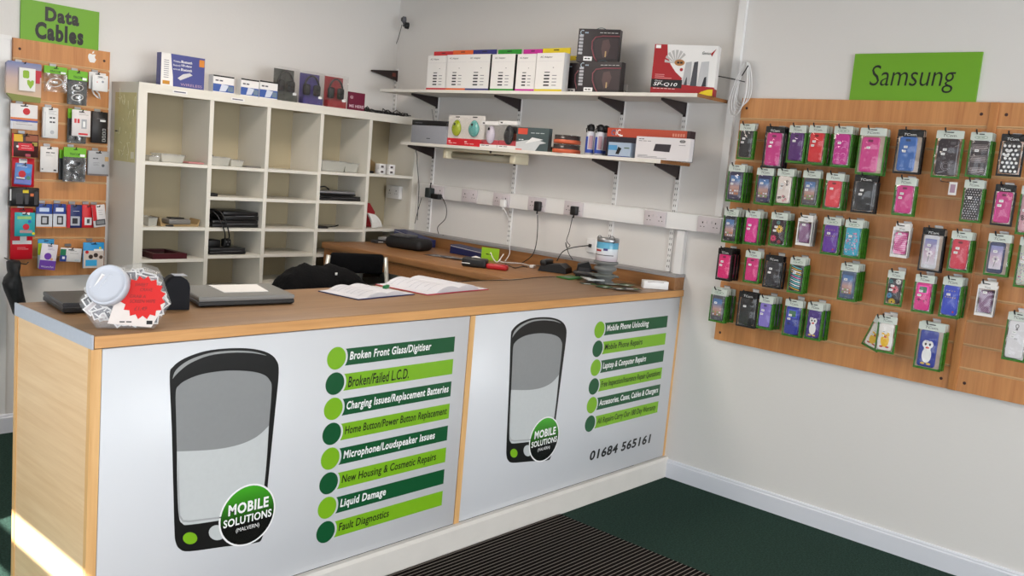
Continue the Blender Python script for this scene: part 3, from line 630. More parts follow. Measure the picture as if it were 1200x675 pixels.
P('dark blue phone with a white blossom screen near the joint strip', (1155, 274, 1184, 324), 'G', 'bloomscreen', (40, 48, 90), 1, big=True)
P('pale patterned case in green, right edge, third row', (1191, 278, 1215, 338), 'G', 'ditsy', (190, 196, 180), 1)
P('magenta case under a black header, left of fourth row', (840, 291, 858, 329), 'K', 'plain', (222, 30, 116), 3)
P('pink phone case second from left in the fourth row', (872, 294, 891, 332), 'G', 'plain', (212, 46, 126), 1)
P('black wallet case in a black packet in the fourth row', (895, 299, 917, 338), 'K', 'leather', (46, 44, 50), 1)
P('phone case with rainbow zebra stripes', (924, 302, 943, 344), 'O', 'zebra', (22, 18, 24), 2)
P('phone packet with photo screen print hanging alone in the fourth row', (983, 309, 1005, 353), 'G', 'screen', (74, 92, 124), 3)
P('black phone case covered in large coloured blooms', (1038, 317, 1059, 359), 'G', 'blooms', (36, 24, 30), 0)
P('hot pink retro games console phone case', (1070, 322, 1094, 367), 'G', 'gamer', (220, 40, 136), 1)
P('royal blue phone case with gold marks', (1102, 325, 1127, 373), 'G', 'goldmarks', (34, 62, 190), 2)
P('white boxed checkered purple and white case on the joint strip', (1144, 330, 1166, 371), 'W', 'mesh', (90, 18, 84), 1)
P('phone with sunset screen, left end of bottom row', (832, 338, 851, 378), 'O', 'screen', (86, 86, 94), 3)
P('black leather case in a black packet in the bottom row', (864, 342, 887, 384), 'K', 'leather', (26, 26, 28), 1)
P('lilac phone case in the bottom row', (888, 347, 906, 386), 'G', 'plain', (134, 118, 202), 3)
P('blue retro games console phone case in the bottom row', (918, 351, 940, 395), 'G', 'gamer', (38, 50, 150), 1)
P('purple phone case with a small penguin in the bottom row', (944, 355, 964, 399), 'G', 'bird', (68, 38, 128), 3)
P('white phone case with a yellow chick, hanging in front', (1027, 370, 1050, 414), 'G', 'chick', (232, 228, 224), 0)
P('green packet with a chick case hanging crooked behind the yellow chick', (1024, 370, 1046, 410), 'G', 'chick', (232, 228, 224), 0, x=-.085, tilt=.34)
P('large blue phone case with a penguin, lowest on the wide board', (1073, 378, 1106, 434), 'G', 'bird', (34, 52, 150), 2, big=True, ch=.165)
P('white phone case with a grey crest, right photo edge', (1177, 366, 1206, 424), 'G', 'crest', (226, 224, 228), 1)
# empty hook with its ticket
l0 = onX(1104, 211, -.118); eh = thing('display_hook', 'empty wire hook with a hanging price ticket under the studded wallet case', 'hook', (-FW, l0.y, l0.z-.005), RW)
m = MB(); m.tube([(0, -.001, 0), (0, -.115, 0), (0, -.124, .012)], .0022, M_metal); m.build('wire', eh)
MB().box(.03, .062, -.095, -.0935, -.055, 0, M_paper).box(.036, .056, -.0957, -.095, -.045, -.01, col((170, 140, 160))).build('ticket', eh)

# ================================================================== narrow board: cables and packs
def cardpack(name, label, cat, px, y, fn, depth=.006, tilt=0, body=None, hook=True, group='packs on the narrow slatted board'):
    loc, w_, h = frameY(*px, y); root = thing(name, label, cat, (loc.x, y, loc.z+h), 0, group)
    fn(root, w_, h); root.rotation_euler = (0, tilt, 0)
    if hook:
        hk = thing('display_hook', 'hook of the '+label, 'hook', (loc.x+w_/2, D-FW, loc.z+h-.006), 0, 'hooks of the narrow board')
        m = MB(); m.tube([(0, -.001, 0), (0, y-.012-(D-FW), 0), (0, y-.02-(D-FW), .008)], .002, M_metal); m.tube([(0, y-.012-(D-FW), 0), (0, y-.020-(D-FW), .008)], .003, M_black); m.build('wire', hk)
        MB().box(-.016, .016, -.006, -.0007, .006, .02, M_metal).build('hook_plate', hk)
    return root
def card(c, extras=(), depth=.006):
    def fn(root, w_, h):
        m = MB(); m.rbox(0, w_, 0, depth, -h, 0, min(.003, depth*.4), c if not isinstance(c, tuple) else col(c), 1); m.flat(rrect(w_*.36, -.012, w_*.64, -.007, .002), -.0006, M_ink); m.build('card', root)
        g = MB()
        for e in extras:
            if e[0] == 'r': g.flat(rrect(w_*e[1], -h*(1-e[2]), w_*e[3], -h*(1-e[4]), .0015), -.0006-.0006*(e[6] if len(e) > 6 else 0), col(e[5]))
            elif e[0] == 'c': g.flat(ell(w_*e[1], -h*(1-e[2]), e[3], n=20), -.0012, col(e[4]))
            elif e[0] == 't': g.text(e[1], w_*e[2], -h*(1-e[3]), w_*e[4], -h*(1-e[5]), -.0019, col(e[6]))
            elif e[0] == 'l':
                for k in range(e[1]): g.flat(rrect(w_*e[2], -h*(1-(e[3]+k*e[4])), w_*(e[2]+e[5]*(1-.25*(k % 2))), -h*(1-(e[3]+k*e[4]))+.0016, .0003), -.0012, col(e[6]))
        if g.f: g.build('print', root)
    return fn
DB = '%s on the narrow board'
Y0 = D-.06
def sky(root, w_, h):
    m = MB(); m.prism([(0, -.012), (.012, 0), (w_-.004, 0), (w_, -.006), (w_, -h*.86), (0, -h*.82)], 0, .02, grad_mat('sunset_card', [(0, (206, 178, 150)), (.5, (196, 170, 160)), (1, (110, 124, 170))], -h*.85, 0)); m.build('card', root)
    MB().prism([(.004, -h*.82), (w_, -h*.86), (w_*.98, -h), (.03, -h)], .0, .02, col((128, 134, 60))).build('grass_strip', root)
    m = MB(); m.box(w_*.34, w_*.80, -.012, -.002, -h*.72, -h*.14, M_paper); m.build('small_pack', root)
    MB().flat(rrect(w_*.44, -h*.40, w_*.62, -h*.20, .008), -.0126, col((140, 180, 40))).flat([(w_*.66, -h*.66), (w_*.57, -h*.54), (w_*.56, -h*.45), (w_*.61, -h*.43), (w_*.66, -h*.47), (w_*.71, -h*.43), (w_*.76, -h*.45), (w_*.75, -h*.54)], -.0126, col((140, 180, 40))).build('leaf_print', root)
    MB().box(w_*.81, w_*.99, -.004, -.001, -h*.34, -h*.17, col((190, 26, 50))).box(w_*.83, w_*.95, -.004, -.001, -h*.50, -h*.34, col((190, 26, 50))).build('red_tag', root)
cardpack('display_card', 'sunset coloured card with a white pack and green leaf print', 'card', (7, 73, 48, 119), D-.10, sky)
def bagfn(coils, cc, dark=False):
    def fn(root, w_, h):
        hd = h*.28 if h < .18 else h*.24
        MB().prism(rrect(0, -h, w_, 0, .003), .006, .007, M_film if not dark else col((70, 72, 74))).build('bag_back', root)
        m = MB(); m.prism(rrect(0, -hd, w_, 0, .003), -.002, .0065, col((112, 182, 34), .35)); m.flat(rrect(w_*.42, -.012, w_*.62, -.008, .0018), -.0026, M_ink); m.text('TRACOM', w_*.25, -hd*.8, w_*.72, -hd*.55, -.0026, col((30, 70, 20)), .02)
        m.flat(rrect(w_*.72, -hd*.92, w_*.94, -hd*.66, .001), -.0026, M_wink); m.build('header_card', root)
        for cz, r_ in coils:
            m = MB(); pts = []
            for k in range(60):
                a = k*2*PI/18; rr = r_*(1+.12*math.sin(k*.7)); pts.append((w_*.5+rr*math.cos(a), .001+.0012*math.sin(k), -h*cz+rr*.62*math.sin(a)))
            m.tube(pts, .0021, cc, 5); m.rbox(w_*.4, w_*.6, -.004, .004, -h*cz-.006, -h*cz+.006, .002, cc); m.build('cable', root)
        MB().box(.001, w_-.001, -.007, -.0065, -h+.002, -hd, M_film).build('clear_window', root)
    return fn
WC = col((222, 222, 222)); GC = col((110, 112, 118)); KC = col((34, 34, 36))
cardpack('cable_packet', 'white cable packet with green header, left of the tall one', 'cable packet', (51, 78, 78, 108), Y0, bagfn([(.62, .035)], WC))
cardpack('cable_packet', 'tall clear packet of two coiled white cables under a green header', 'cable packet', (79, 83, 102, 123), Y0-.01, bagfn([(.5, .028), (.78, .028)], WC, True))
cardpack('cable_pack', 'white earphone card at the top right of the narrow board', 'cable pack', (104, 85, 124, 105), Y0, card((226, 224, 224), [('c', .3, .5, .003, (210, 120, 110)), ('l', 4, .55, .25, .12, .3, (150, 150, 155))]))
cardpack('cable_pack', 'white card overlapping the earphone card at the top right', 'cable pack', (108, 88, 126.5, 107), Y0-.02, card((232, 231, 231), [('c', .3, .55, .003, (220, 130, 120)), ('c', .65, .6, .006, (160, 165, 175)), ('l', 2, .3, .8, .08, .5, (150, 150, 155))]), hook=False)
tag(MB().tube([tuple(onY(a, b, Y0+.004)) for a, b in ((108, 105), (110, 110), (114, 114), (117, 116), (116, 110), (112, 106))], .004, WC).build('white_cable'), 'white cable end dangling below the earphone cards', 'cable')
cardpack('sim_pack', 'white pack with a red disc and an orange and blue wave', 'sim pack', (12, 122, 44, 152), D-.09, card((230, 226, 226), [('c', .58, .72, .017, (196, 20, 34)), ('r', 0, .38, 1, .46, (216, 120, 60)), ('r', 0, .31, 1, .38, (70, 90, 170)), ('l', 2, .2, .2, .08, .6, (120, 110, 120)), ('r', 0, 0, .08, .3, (200, 204, 214))]), )
cardpack('cable_pack', 'slim white USB box in the second row', 'cable pack', (50, 126, 68, 162), Y0, card((232, 232, 232), [('t', 'USB', .42, .62, .82, .72, (80, 80, 84)), ('t', 'PRO', .42, .48, .82, .58, (80, 80, 84)), ('l', 3, .35, .78, .05, .5, (160, 160, 160)), ('c', .6, .2, .010, (180, 182, 186)), ('r', .12, .05, .16, .85, (190, 190, 194))], .02))
cardpack('adapter_pack', 'white adapter card with red panels, middle of the second row', 'adapter pack', (84, 129, 106, 160), Y0-.015, card((228, 222, 222), [('r', .12, .5, .24, .66, (204, 60, 66)), ('r', .28, .5, .40, .66, (204, 60, 66)), ('r', .5, .3, .78, .66, (170, 172, 178)), ('r', .58, .36, .70, .58, (240, 240, 240), 1), ('r', .35, .06, .85, .13, (200, 40, 50)), ('l', 2, .35, .82, .06, .5, (120, 120, 120))]))
cardpack('cable_packet', 'green backed cable packet behind the red and white adapter card', 'cable packet', (79, 128, 101, 168), Y0+.015, bagfn([(.85, .02)], KC, True), hook=False)
cardpack('adapter_pack', 'black boxed adapter with small white squares', 'adapter pack', (107, 131, 126, 168), Y0, card((34, 30, 32), [('r', .3, .76, .8, .80, (90, 86, 88)), ('r', .5, .69, .85, .75, (225, 225, 225)), ('r', .66, .06, .86, .14, (190, 190, 190)), ('r', .68, .075, .84, .125, (34, 30, 32), 1), ('r', .66, .17, .86, .25, (190, 190, 190)), ('r', .68, .185, .84, .235, (34, 30, 32), 1), ('r', .66, .28, .86, .36, (190, 190, 190)), ('r', .68, .295, .84, .345, (34, 30, 32), 1), ('r', .66, .39, .86, .47, (190, 190, 190)), ('r', .68, .405, .84, .455, (34, 30, 32), 1)], .02))
cardpack('sim_pack', 'brown and yellow picture pack with a red label', 'sim pack', (14, 157, 45, 184), D-.08, card((66, 30, 28), [('r', .06, .66, .4, .97, (226, 176, 40)), ('r', .5, .7, .97, .96, (150, 80, 50)), ('r', .22, .28, .82, .6, (206, 26, 46)), ('c', .2, .44, .006, (236, 236, 236)), ('l', 2, .34, .38, .1, .4, (240, 220, 220)), ('r', 0, 0, .05, 1, (200, 30, 40)), ('r', .5, .02, .7, .14, (170, 60, 80)), ('r', .75, .5, .95, .66, (160, 140, 60))]))
cardpack('display_card', 'tall red backing card behind the blue pack', 'card', (14, 185, 40, 219), D-.05, card((200, 24, 44), [('r', .3, .82, .66, .97, (235, 235, 235))]), hook=False)
cardpack('sim_pack', 'blue pack with a red disc on a red backing card', 'sim pack', (18, 191, 38, 216), D-.09, card((86, 128, 190), [('c', .42, .5, .0175, (190, 20, 36)), ('c', .74, .68, .0135, (70, 150, 220)), ('r', 0, .05, 1, .28, (110, 120, 190)), ('c', .8, .34, .01, (70, 130, 110)), ('l', 2, .08, .84, .06, .6, (225, 235, 240)), ('r', .1, .24, .6, .34, (225, 225, 225))]), tilt=.06)
cardpack('cable_pack', 'white charger card in the third row of the narrow board', 'cable pack', (47, 172, 68, 202), Y0, card((228, 224, 222), [('t', 'CHARGER', .3, .74, .85, .81, (60, 60, 62)), ('l', 2, .3, .64, .06, .4, (150, 150, 150)), ('r', .74, .06, .9, .12, (40, 40, 42)), ('c', .12, .12, .004, (120, 120, 120))]))
cardpack('cable_packet', 'green edged packet with a grey cable and black plug', 'cable packet', (74, 173, 100, 213), Y0-.02, bagfn([(.48, .03), (.8, .02)], GC, True))
cardpack('cable_packet', 'green packet peeking out behind the grey cable packet', 'cable packet', (69, 176, 90, 211), Y0+.012, bagfn([(.5, .02)], GC, True), hook=False)
cardpack('adapter_pack', 'grey boxed adapter in the third row of the narrow board', 'adapter pack', (103, 177, 127, 206), Y0-.01, card((176, 176, 180), [('t', 'USB', .22, .66, .5, .73, (50, 50, 54)), ('l', 3, .24, .42, .05, .3, (120, 120, 124)), ('c', .72, .42, .008, (90, 92, 98)), ('r', .8, .6, .98, .78, (196, 160, 110)), ('r', 0, 0, 1, .07, (110, 100, 98))], .02))
cardpack('phone_pack', 'black blister pack with a yellow oval label', 'phone pack', (12, 220, 46, 242), D-.08, card((22, 20, 22), [('r', .42, .72, .62, .9, (226, 200, 30)), ('r', .2, .12, .42, .7, (52, 50, 54)), ('r', .5, .12, .62, .66, (60, 58, 62)), ('r', .68, .55, .8, .7, (210, 110, 60)), ('r', .82, .1, .95, .8, (46, 44, 48)), ('r', -.02, .3, .03, .9, (210, 210, 210))], .025))
def sdfn(top, logo):
    return card(top, [('r', 0, 0, 1, .58, (206, 210, 218)), ('r', .3, .14, .78, .5, (40, 40, 44), 1), ('r', .38, .2, .66, .44, (190, 190, 196), 2), ('r', .2, .68, .8, .84, logo), ('r', 0, 0, 1, .05, (216, 130, 60), 1)])
cardpack('memory_card_pack', 'blue topped memory card pack next to the black blister pack', 'memory card', (42, 239, 61, 267), Y0, sdfn((36, 70, 150), (200, 215, 240)))
cardpack('memory_card_pack', 'second blue topped memory card pack, left of the red one', 'memory card', (62, 239, 77, 267), Y0, sdfn((30, 60, 140), (220, 225, 240)))
cardpack('memory_card_pack', 'red edged dark blue memory card pack in the middle', 'memory card', (78, 240, 96, 267), Y0, card((36, 50, 104), [('r', 0, 0, .22, 1, (190, 30, 50)), ('r', .25, .1, .85, .5, (176, 180, 190)), ('r', .36, .18, .7, .42, (46, 46, 52), 1), ('l', 1, .4, .72, .1, .4, (220, 220, 230))]))
cardpack('memory_card_pack', 'red memory card pack beside the tilted white one', 'memory card', (96, 240, 110, 267), Y0, card((206, 28, 40), [('r', .2, .12, .8, .45, (220, 220, 222)), ('r', .4, .2, .62, .38, (60, 60, 64), 1)]))
cardpack('memory_card_pack', 'tilted white and red memory card pack at the right end', 'memory card', (107, 241, 122, 267), Y0-.02, card((226, 220, 220), [('r', 0, .3, .3, 1, (206, 28, 40)), ('r', .16, .08, .92, .34, (60, 60, 62)), ('r', .24, .13, .84, .29, (130, 130, 132), 1), ('l', 3, .45, .55, .1, .35, (140, 140, 140))]), tilt=-.12)
cardpack('display_card', 'large red backing card at the lower left of the narrow board', 'card', (12, 244, 38, 304), D-.045, card((206, 22, 40), [('r', .08, .30, .95, .37, (226, 226, 226)), ('r', .42, .37, .72, .46, (226, 226, 226)), ('l', 2, .3, .2, .03, .5, (236, 180, 180))]))
cardpack('sim_pack', 'teal pack with a red disc and yellow logo', 'sim pack', (17, 249, 41, 277), D-.085, card((46, 166, 176), [('c', .55, .4, .016, (196, 22, 44)), ('c', .92, .12, .007, (220, 216, 40)), ('r', .12, .72, .8, .84, (150, 200, 120)), ('r', .36, .9, .72, 1, (240, 240, 240)), ('r', .25, .14, .85, .26, (180, 150, 150)), ('c', .72, .62, .008, (40, 110, 190))]))
cardpack('sim_pack', 'white and purple sim pack hanging tilted', 'sim pack', (49, 285, 68, 315), D-.10, card((228, 222, 230), [('r', 0, 0, 1, .36, (106, 60, 166)), ('c', .45, .52, .018, (112, 60, 172)), ('c', .7, .42, .007, (220, 170, 130)), ('t', 'Welcome Pack', .1, .08, .9, .15, (236, 230, 240)), ('l', 2, .4, .78, .06, .4, (120, 110, 160))]), tilt=.12)
cardpack('sim_pack', 'blue and lime sim pack behind the purple one', 'sim pack', (44, 280, 63, 314), D-.07, card((46, 140, 190), [('r', 0, .45, .5, .85, (176, 206, 40)), ('r', 0, 0, .5, .45, (190, 205, 215)), ('c', .15, .1, .006, (40, 60, 110))]), hook=False)
cardpack('sim_pack', 'wide white card with a green and blue corner', 'sim pack', (71, 290, 96, 306), D-.07, card((222, 220, 220), [('r', 0, 0, .3, .45, (30, 60, 140)), ('r', 0, .45, .26, .9, (20, 120, 80)), ('r', .1, .18, .22, .36, (230, 230, 240), 1), ('l', 2, .45, .62, .16, .4, (120, 120, 125)), ('r', .7, .08, .92, .2, (190, 200, 205))]), tilt=.07)
cardpack('sim_pack', 'blue sim pack with a family photo at the lower right', 'sim pack', (97, 284, 121.5, 314), D-.08, card((40, 150, 214), [('r', .02, 0, .98, .68, (214, 200, 190)), ('c', .18, .62, .009, (200, 30, 40)), ('c', .36, .44, .012, (56, 40, 34)), ('c', .6, .5, .012, (50, 34, 30)), ('c', .85, .42, .010, (84, 60, 44)), ('r', .12, .08, .66, .32, (60, 170, 224), 2), ('c', .8, .78, .006, (226, 220, 60)), ('r', .5, .66, .95, .74, (238, 238, 238), 1)]))
# folded umbrella / black bag on the last hook
bagp = lambda a, b, y: tuple(onY(a, b, y))
mb = MB(); ys = 2.36
outl = [(9, 306), (14, 304), (22, 305), (23, 311), (21, 317), (24, 330), (28, 344), (31, 358), (31, 372), (24, 376), (17, 368), (12, 355), (6, 342), (2, 333), (6, 326), (11, 320), (9, 315)]
PP = [onY(a, b, ys) for a, b in outl]; cx_ = sum(p.x for p in PP)/len(PP); cz_ = sum(p.z for p in PP)/len(PP); n_ = len(PP)
rings = []
for sc, yo in ((.45, -.045), (.8, -.032), (1, 0), (.8, .04), (.45, .055)): rings.append([(cx_+(p.x-cx_)*sc if sc < 1 else p.x, ys+yo+.008*math.sin(i*2.3), cz_+(p.z-cz_)*(sc*.3+.7 if sc < 1 else 1)) for i, p in enumerate(PP)])
vs = [v for r_ in rings for v in r_]; fs = [(k*n_+i, k*n_+(i+1) % n_, (k+1)*n_+(i+1) % n_, (k+1)*n_+i) for k in range(4) for i in range(n_)]+[tuple(range(n_)), tuple(range(5*n_-1, 4*n_-1, -1))]
mb.add(vs, fs, mat('black_nylon', (16, 17, 20), .55, bump=.5, bscale=30), True)
hb = thing('cloth_bag', 'black cloth bag hanging from the lowest left hook', 'bag'); mb.build('bag_body', hb)
hp_ = onY(22, 308, ys); MB().tube([(hp_.x-.03, D-.02, hp_.z+.012), (hp_.x-.03, ys-.03, hp_.z+.005), (hp_.x+.025, ys-.03, hp_.z-.004), (hp_.x+.035, ys-.03, hp_.z+.008)], .003, M_black).build('strap', hb)

# ================================================================== upper shelf goods
def box_thing(name, label, cat, px, x, z, depth, fn, rot=0, group=None, h=None):
    loc, w_, hh = frameX(*px, x); h = h or hh
    if rot:                                    # turned towards the shop: width measured along its own front
        d = Vector((math.sin(rot), -math.cos(rot))); v = onX(px[2], px[3], x)-CAM; ex = loc.x-CAM.x; ey = loc.y-CAM.y
        w_ = (ex*v.y-ey*v.x)/(v.x*d.y-v.y*d.x)*1.0
    root = thing(name, label, cat, (x, loc.y, z), RW+rot, group); fn(root, w_, h, depth); return root
def adapter(c, cname):
    def fn(root, w_, h, d):
        m = MB(); m.box(0, w_, 0, d, 0, h, M_paper).box(-.0004, w_+.0004, -.0004, d, 0, .012, col(c)); m.box(w_-.0002, w_+.0006, .0, d, 0, h-.002, M_ink if cname in ('blue', 'green') else M_paper); m.build('carton', root)  # blue and green cartons: shade on the right side painted black
        MB().box(.0, w_, d-.004, d, h, h+.033, col(c)).flat(rrect(w_*.4, h+.020, w_*.6, h+.025, .0015), d-.0046, M_ink).build('hang_tab', root, cname+' hang tab')
        g = MB(); y = -.0007; k = col((70, 70, 76)); g.text('AC Adapter', w_*.13, h*.86, w_*.58, h*.92, y, k, .01).box(w_*.05, w_*.95, y, 0, h*.79, h*.792, col((150, 150, 170)))
        g.text('A', w_*.62, h*.6, w_*.66, h*.64, y, k)
        for q in range(4): g.flat(rrect(w_*.32, h*(.14+.085*q), w_*.52, h*(.18+.085*q), .0005), y, col((50, 50, 56))).flat(rrect(w_*.62, h*(.15+.085*q), w_*.78, h*(.17+.085*q), .0005), y, col((130, 130, 138)))
        g.flat(rrect(w_*.33, h*.485, w_*.52, h*.51, .0005), y, k); g.build('print', root)
    return fn
for (a, b, t, bt), c, n_ in (((499, 521.5, 68, 108), (196, 30, 40), 'red'), ((521, 544.5, 67, 108.5), (226, 100, 40), 'orange'), ((544.5, 571.5, 66.5, 109), (44, 44, 120), 'blue'), ((573.5, 600.5, 66.5, 109.5), (38, 146, 40), 'green'), ((603, 625, 66.5, 110), (196, 40, 150), 'magenta'), ((625.5, 657.5, 65.5, 110.5), (220, 196, 20), 'yellow')):
    box_thing('adapter_box', 'white power adapter box with a %s tab and base stripe on the upper shelf' % n_, 'box', (a, t, b, bt), -.285 if n_ != 'yellow' else -.29, ZU, .05, adapter(c, n_), group='power adapter boxes on the upper shelf')
box_thing('adapter_box', 'second yellow tabbed adapter box half hidden behind the first', 'box', (655, 68, 680, 108), -.14, ZU, .05, adapter((206, 180, 24), 'dark yellow'), group='power adapter boxes on the upper shelf')
def headset(root, w_, h, d):
    m = MB(); m.box(0, w_, 0, d, 0, h, mat('dark_plum_carton', (30, 20, 26), .4)).build('carton', root)
    g = MB(); y = -.0007; ros = col((150, 84, 92)); 
    arc = [(w_*(1.0), h*.80), (w_*.6, h*.79), (w_*.42, h*.75), (w_*.35, h*.62), (w_*.36, h*.4), (w_*.43, h*.15), (w_*.5, h*.02)]
    g.tube([(a, y, b) for a, b in arc], .0035, ros, 4)
    g.flat([(w_*.98, h*.74), (w_*.6, h*.73), (w_*.47, h*.7), (w_*.41, h*.6), (w_*.42, h*.4), (w_*.5, h*.12), (w_*.98, h*.12)], y+.0001, col((50, 36, 40)))
    g.flat([(w_*.6, h*.66), (w_*.74, h*.7), (w_*.8, h*.5), (w_*.74, h*.2), (w_*.64, h*.14), (w_*.58, h*.4)], y-.0005, col((84, 62, 62))); g.flat(rrect(w_*.68, h*.16, w_*.71, h*.34, .001), y-.0010, col((190, 160, 110)))
    for q in range(6): g.flat(rrect(w_*.03, h*(.22+.105*q), w_*.13, h*(.295+.105*q), .002), y, col((176, 176, 182)))
    g.tube([(w_*.1+.012*math.cos(t), y, h*.88+.012*math.sin(t)) for t in [q*PI/6 for q in range(2, 11)]], .002, col((190, 210, 225)), 4); g.text('co', w_*.16, h*.84, w_*.25, h*.92, y, col((150, 170, 190)))
    g.text('AIR STEREO SOUND', w_*.52, h*.87, w_*.97, h*.91, y, col((190, 190, 190)), 0, .2); g.flat(rrect(w_*.17, h*.03, w_*.38, h*.16, .002), y-.0006, M_wink); g.text('PC', w_*.2, h*.06, w_*.35, h*.13, y-.0013, M_ink)
    g.build('print', root)
    m = MB(); m.tube([(w_*(.36+.3*t/8), d*.5, h-.002+.012*math.sin(PI*t/8)) for t in range(9)], .002, col((70, 90, 100))); m.build('handle', root)
box_thing('headset_box', 'dark headset box half hidden at the left on the upper shelf', 'box', (657.5, 74, 700, 110), -.21, ZU, .05, headset, .12, group='dark headset boxes')
box_thing('headset_box', 'dark headset box standing in front at the right of the pair', 'box', (675, 74, 725, 110.5), -.28, ZU, .05, headset, .16, group='dark headset boxes')
lo, w1, h1 = frameX(675, 74, 725, 110.5, -.28)
box_thing('headset_box', 'dark headset box on top of the other two', 'box', (675, 34, 723.5, 73), -.28, ZU+h1+.001, .05, headset, .38, group='dark headset boxes')
def spq(root, w_, h, d):
    m = MB(); red = col((164, 26, 32), .35); m.box(0, w_, 0, d, 0, h, M_paper); m.box(-.0005, w_+.0005, -.0003, d, 0, .036, red); m.box(-.0006, 0, 0, d, 0, h, red); m.build('carton', root)
    g = MB(); y = -.0009
    g.flat([(0, 0), (w_*1, 0), (w_*1, h*.17), (w_*.48, h*.20), (w_*.48, h*.33), (w_*.37, h*.45), (w_*.28, h*.6), (w_*.22, h*.78), (w_*.2, h), (0, h)], y, red)
    g.flat([(0, h*.12), (w_*.49, h*.12), (w_*.49, h*.29), (0, h*.29)], y-.0006, M_ink)
    for k in range(7):
        a = PI*.2+k*PI/8; g.flat([(w_*.36, h*.62), (w_*.36+.058*math.cos(a), h*.66+.058*math.sin(a)), (w_*.36+.058*math.cos(a+.25), h*.66+.058*math.sin(a+.25))], y-.0004, col((186, 184, 182)))
    g.flat(ell(w_*.42, h*.64, .026, .016), y-.0008, col((176, 120, 66))).flat(ell(w_*.46, h*.5, .008), y-.0006, red); g.text('2W', w_*.38, h*.60, w_*.48, h*.68, y-.0014, col((40, 30, 20)))
    for x0, x1, z0, z1, c_ in ((.49, .62, .2, .67, (176, 176, 178)), (.62, .72, .18, .68, (70, 70, 76)), (.73, .89, .18, .69, (190, 190, 192)), (.80, .87, .18, .38, (46, 46, 52)), (.52, .57, .19, .36, (60, 60, 66))):
        g.flat([(w_*x0, h*z0), (w_*x1, h*z0), (w_*(x1-.01), h*z1), (w_*(x0+.03), h*(z1-.02))], y-.0006-(.0006 if c_[0] < 60 or c_[0] == 60 else 0), col(c_))
    g.text('SP-Q10', w_*.04, h*.145, w_*.42, h*.225, y-.0013, M_wink, .012, .2); g.text('Genius', w_*.06, h*.24, w_*.18, h*.275, y-.0013, col((220, 220, 220)), 0, .2); g.text('Genius', w_*.76, h*.82, w_*.89, h*.88, y-.0013, M_ink, 0, .2)
    g.flat([(w_*.89, h*.84), (w_*.97, h*.94), (w_*.93, h*.84), (w_*.91, h*.78)], y-.0006, red); g.text('Two-piece speakers', w_*.04, h*.09, w_*.4, h*.115, y-.0013, col((230, 200, 200))); g.flat(rrect(w_*.02, h*.92, w_*.1, h*.985, .001), y-.0006, M_wink)
    for k in range(3): g.flat(rrect(w_*.05, h*(.31+.035*k), w_*(.2+.12*(k == 0)), h*(.322+.035*k), .0005), y-.0006, col((214, 150, 150)))
    g.flat([(w_*.74, h*.0), (w_*.98, 0), (w_*.98, h*.13), (w_*.9, h*.12), (w_*.8, h*.07)], y-.0006, col((230, 200, 30))); g.build('print', root)
box_thing('speaker_box', 'red and white SP-Q10 speaker box at the right end of the upper shelf', 'box', (761.5, 53, 836, 111.5), -.29, ZU, .07, spq, .34)

# ================================================================== lower shelf goods
r1 = thing('disc_drive', 'grey optical drive box with a black top at the left of the lower shelf', 'drive', tuple(frameX(481, 141, 522.5, 168, -.25)[0][:2])+(ZL,), RW)
_, w1, h1 = frameX(481, 141, 522.5, 168, -.25)
MB().rbox(0, w1, 0, .2, 0, h1*.78, .003, col((150, 152, 160))).box(w1*.45, w1*.55, -.0006, 0, h1*.2, h1*.23, M_ink).build('body', r1)
MB().rbox(.001, w1, .001, .2, h1*.78, h1, .002, M_black).box(w1*.1, w1*.3, -.0, .002, h1*.86, h1*.9, col((90, 90, 96))).build('top_cover', r1)
MB().tube([(.10, .1, h1), (.05, .12, h1+.08)], .0015, M_black).build('aerial', r1)
def mousepack(mc, lower, bg_=(222, 216, 212), clear=False, tall=1):
    def fn(root, w_, h, d):
        m = MB()
        if clear: m.box(0, w_, .018, .020, 0, h, M_film).box(0, w_, .0, .020, h*.86, h, M_paper).box(0, w_, 0, .02, 0, h*.12, M_paper)
        else: m.prism(rrect(0, 0, w_, h, .003), .018, .020, col(bg_)).flat(rrect(w_*.38, h*.93, w_*.62, h*.965, .002), .0174, M_ink)
        m.box(0, w_, .016 if not clear else .013, .018, 0 if not clear else h*.12, h*.24 if not clear else h*.30, col(lower)); m.build('card', root)
        g = MB(); g.T = Matrix.Translation((w_*.52, .012, h*(.58 if not clear else .5)))
        bm = bmesh.new(); bmesh.ops.create_uvsphere(bm, u_segments=20, v_segments=12, radius=1)
        hw, hh = w_*.225, h*(.27 if not clear else .35)
        for v in bm.verts:
            x_, y_, z_ = v.co; y_ = min(y_, .15); sq = 1/(1+.22*(abs(x_*z_)*2)**2)*1.0; v.co = Vector((x_*hw*(1-.10*z_)*(1.12-.12*abs(z_)), y_*.020*(1.1-.2*z_), z_*hh*(1+.0*sq)))
        bm.verts.index_update(); g.add([v.co[:] for v in bm.verts], [[v.index for v in f.verts] for f in bm.faces], mc, True); bm.free(); g.build('mouse_body', root)
        g = MB(); g.rbox(w_*.49, w_*.55, -.014, -.004, h*(.66 if not clear else .66), h*(.74 if not clear else .76), .002, M_black); g.build('scroll_wheel', root)
        g = MB(); g.box(w_*.08, w_*.2, .0155 if not clear else -.0006, .0158 if not clear else 0, h*.12 if not clear else h*.9, h*.16 if not clear else h*.95, col((235, 200, 200)) if not clear else M_ink); g.text('MOUSE' if 0 else 'wireless', w_*.1, h*.06, w_*.6, h*.1, .0153 if not clear else -.001, col((240, 210, 210)) if not clear else M_ink); g.build('print', root)
        MB().box(w_*.1, w_*.9, -.016, -.0155, h*.22, h*.9, film('thin_blister', .04) if 'thin_blister' not in MATS else MATS['thin_blister']).build('clear_blister', root)
    return fn
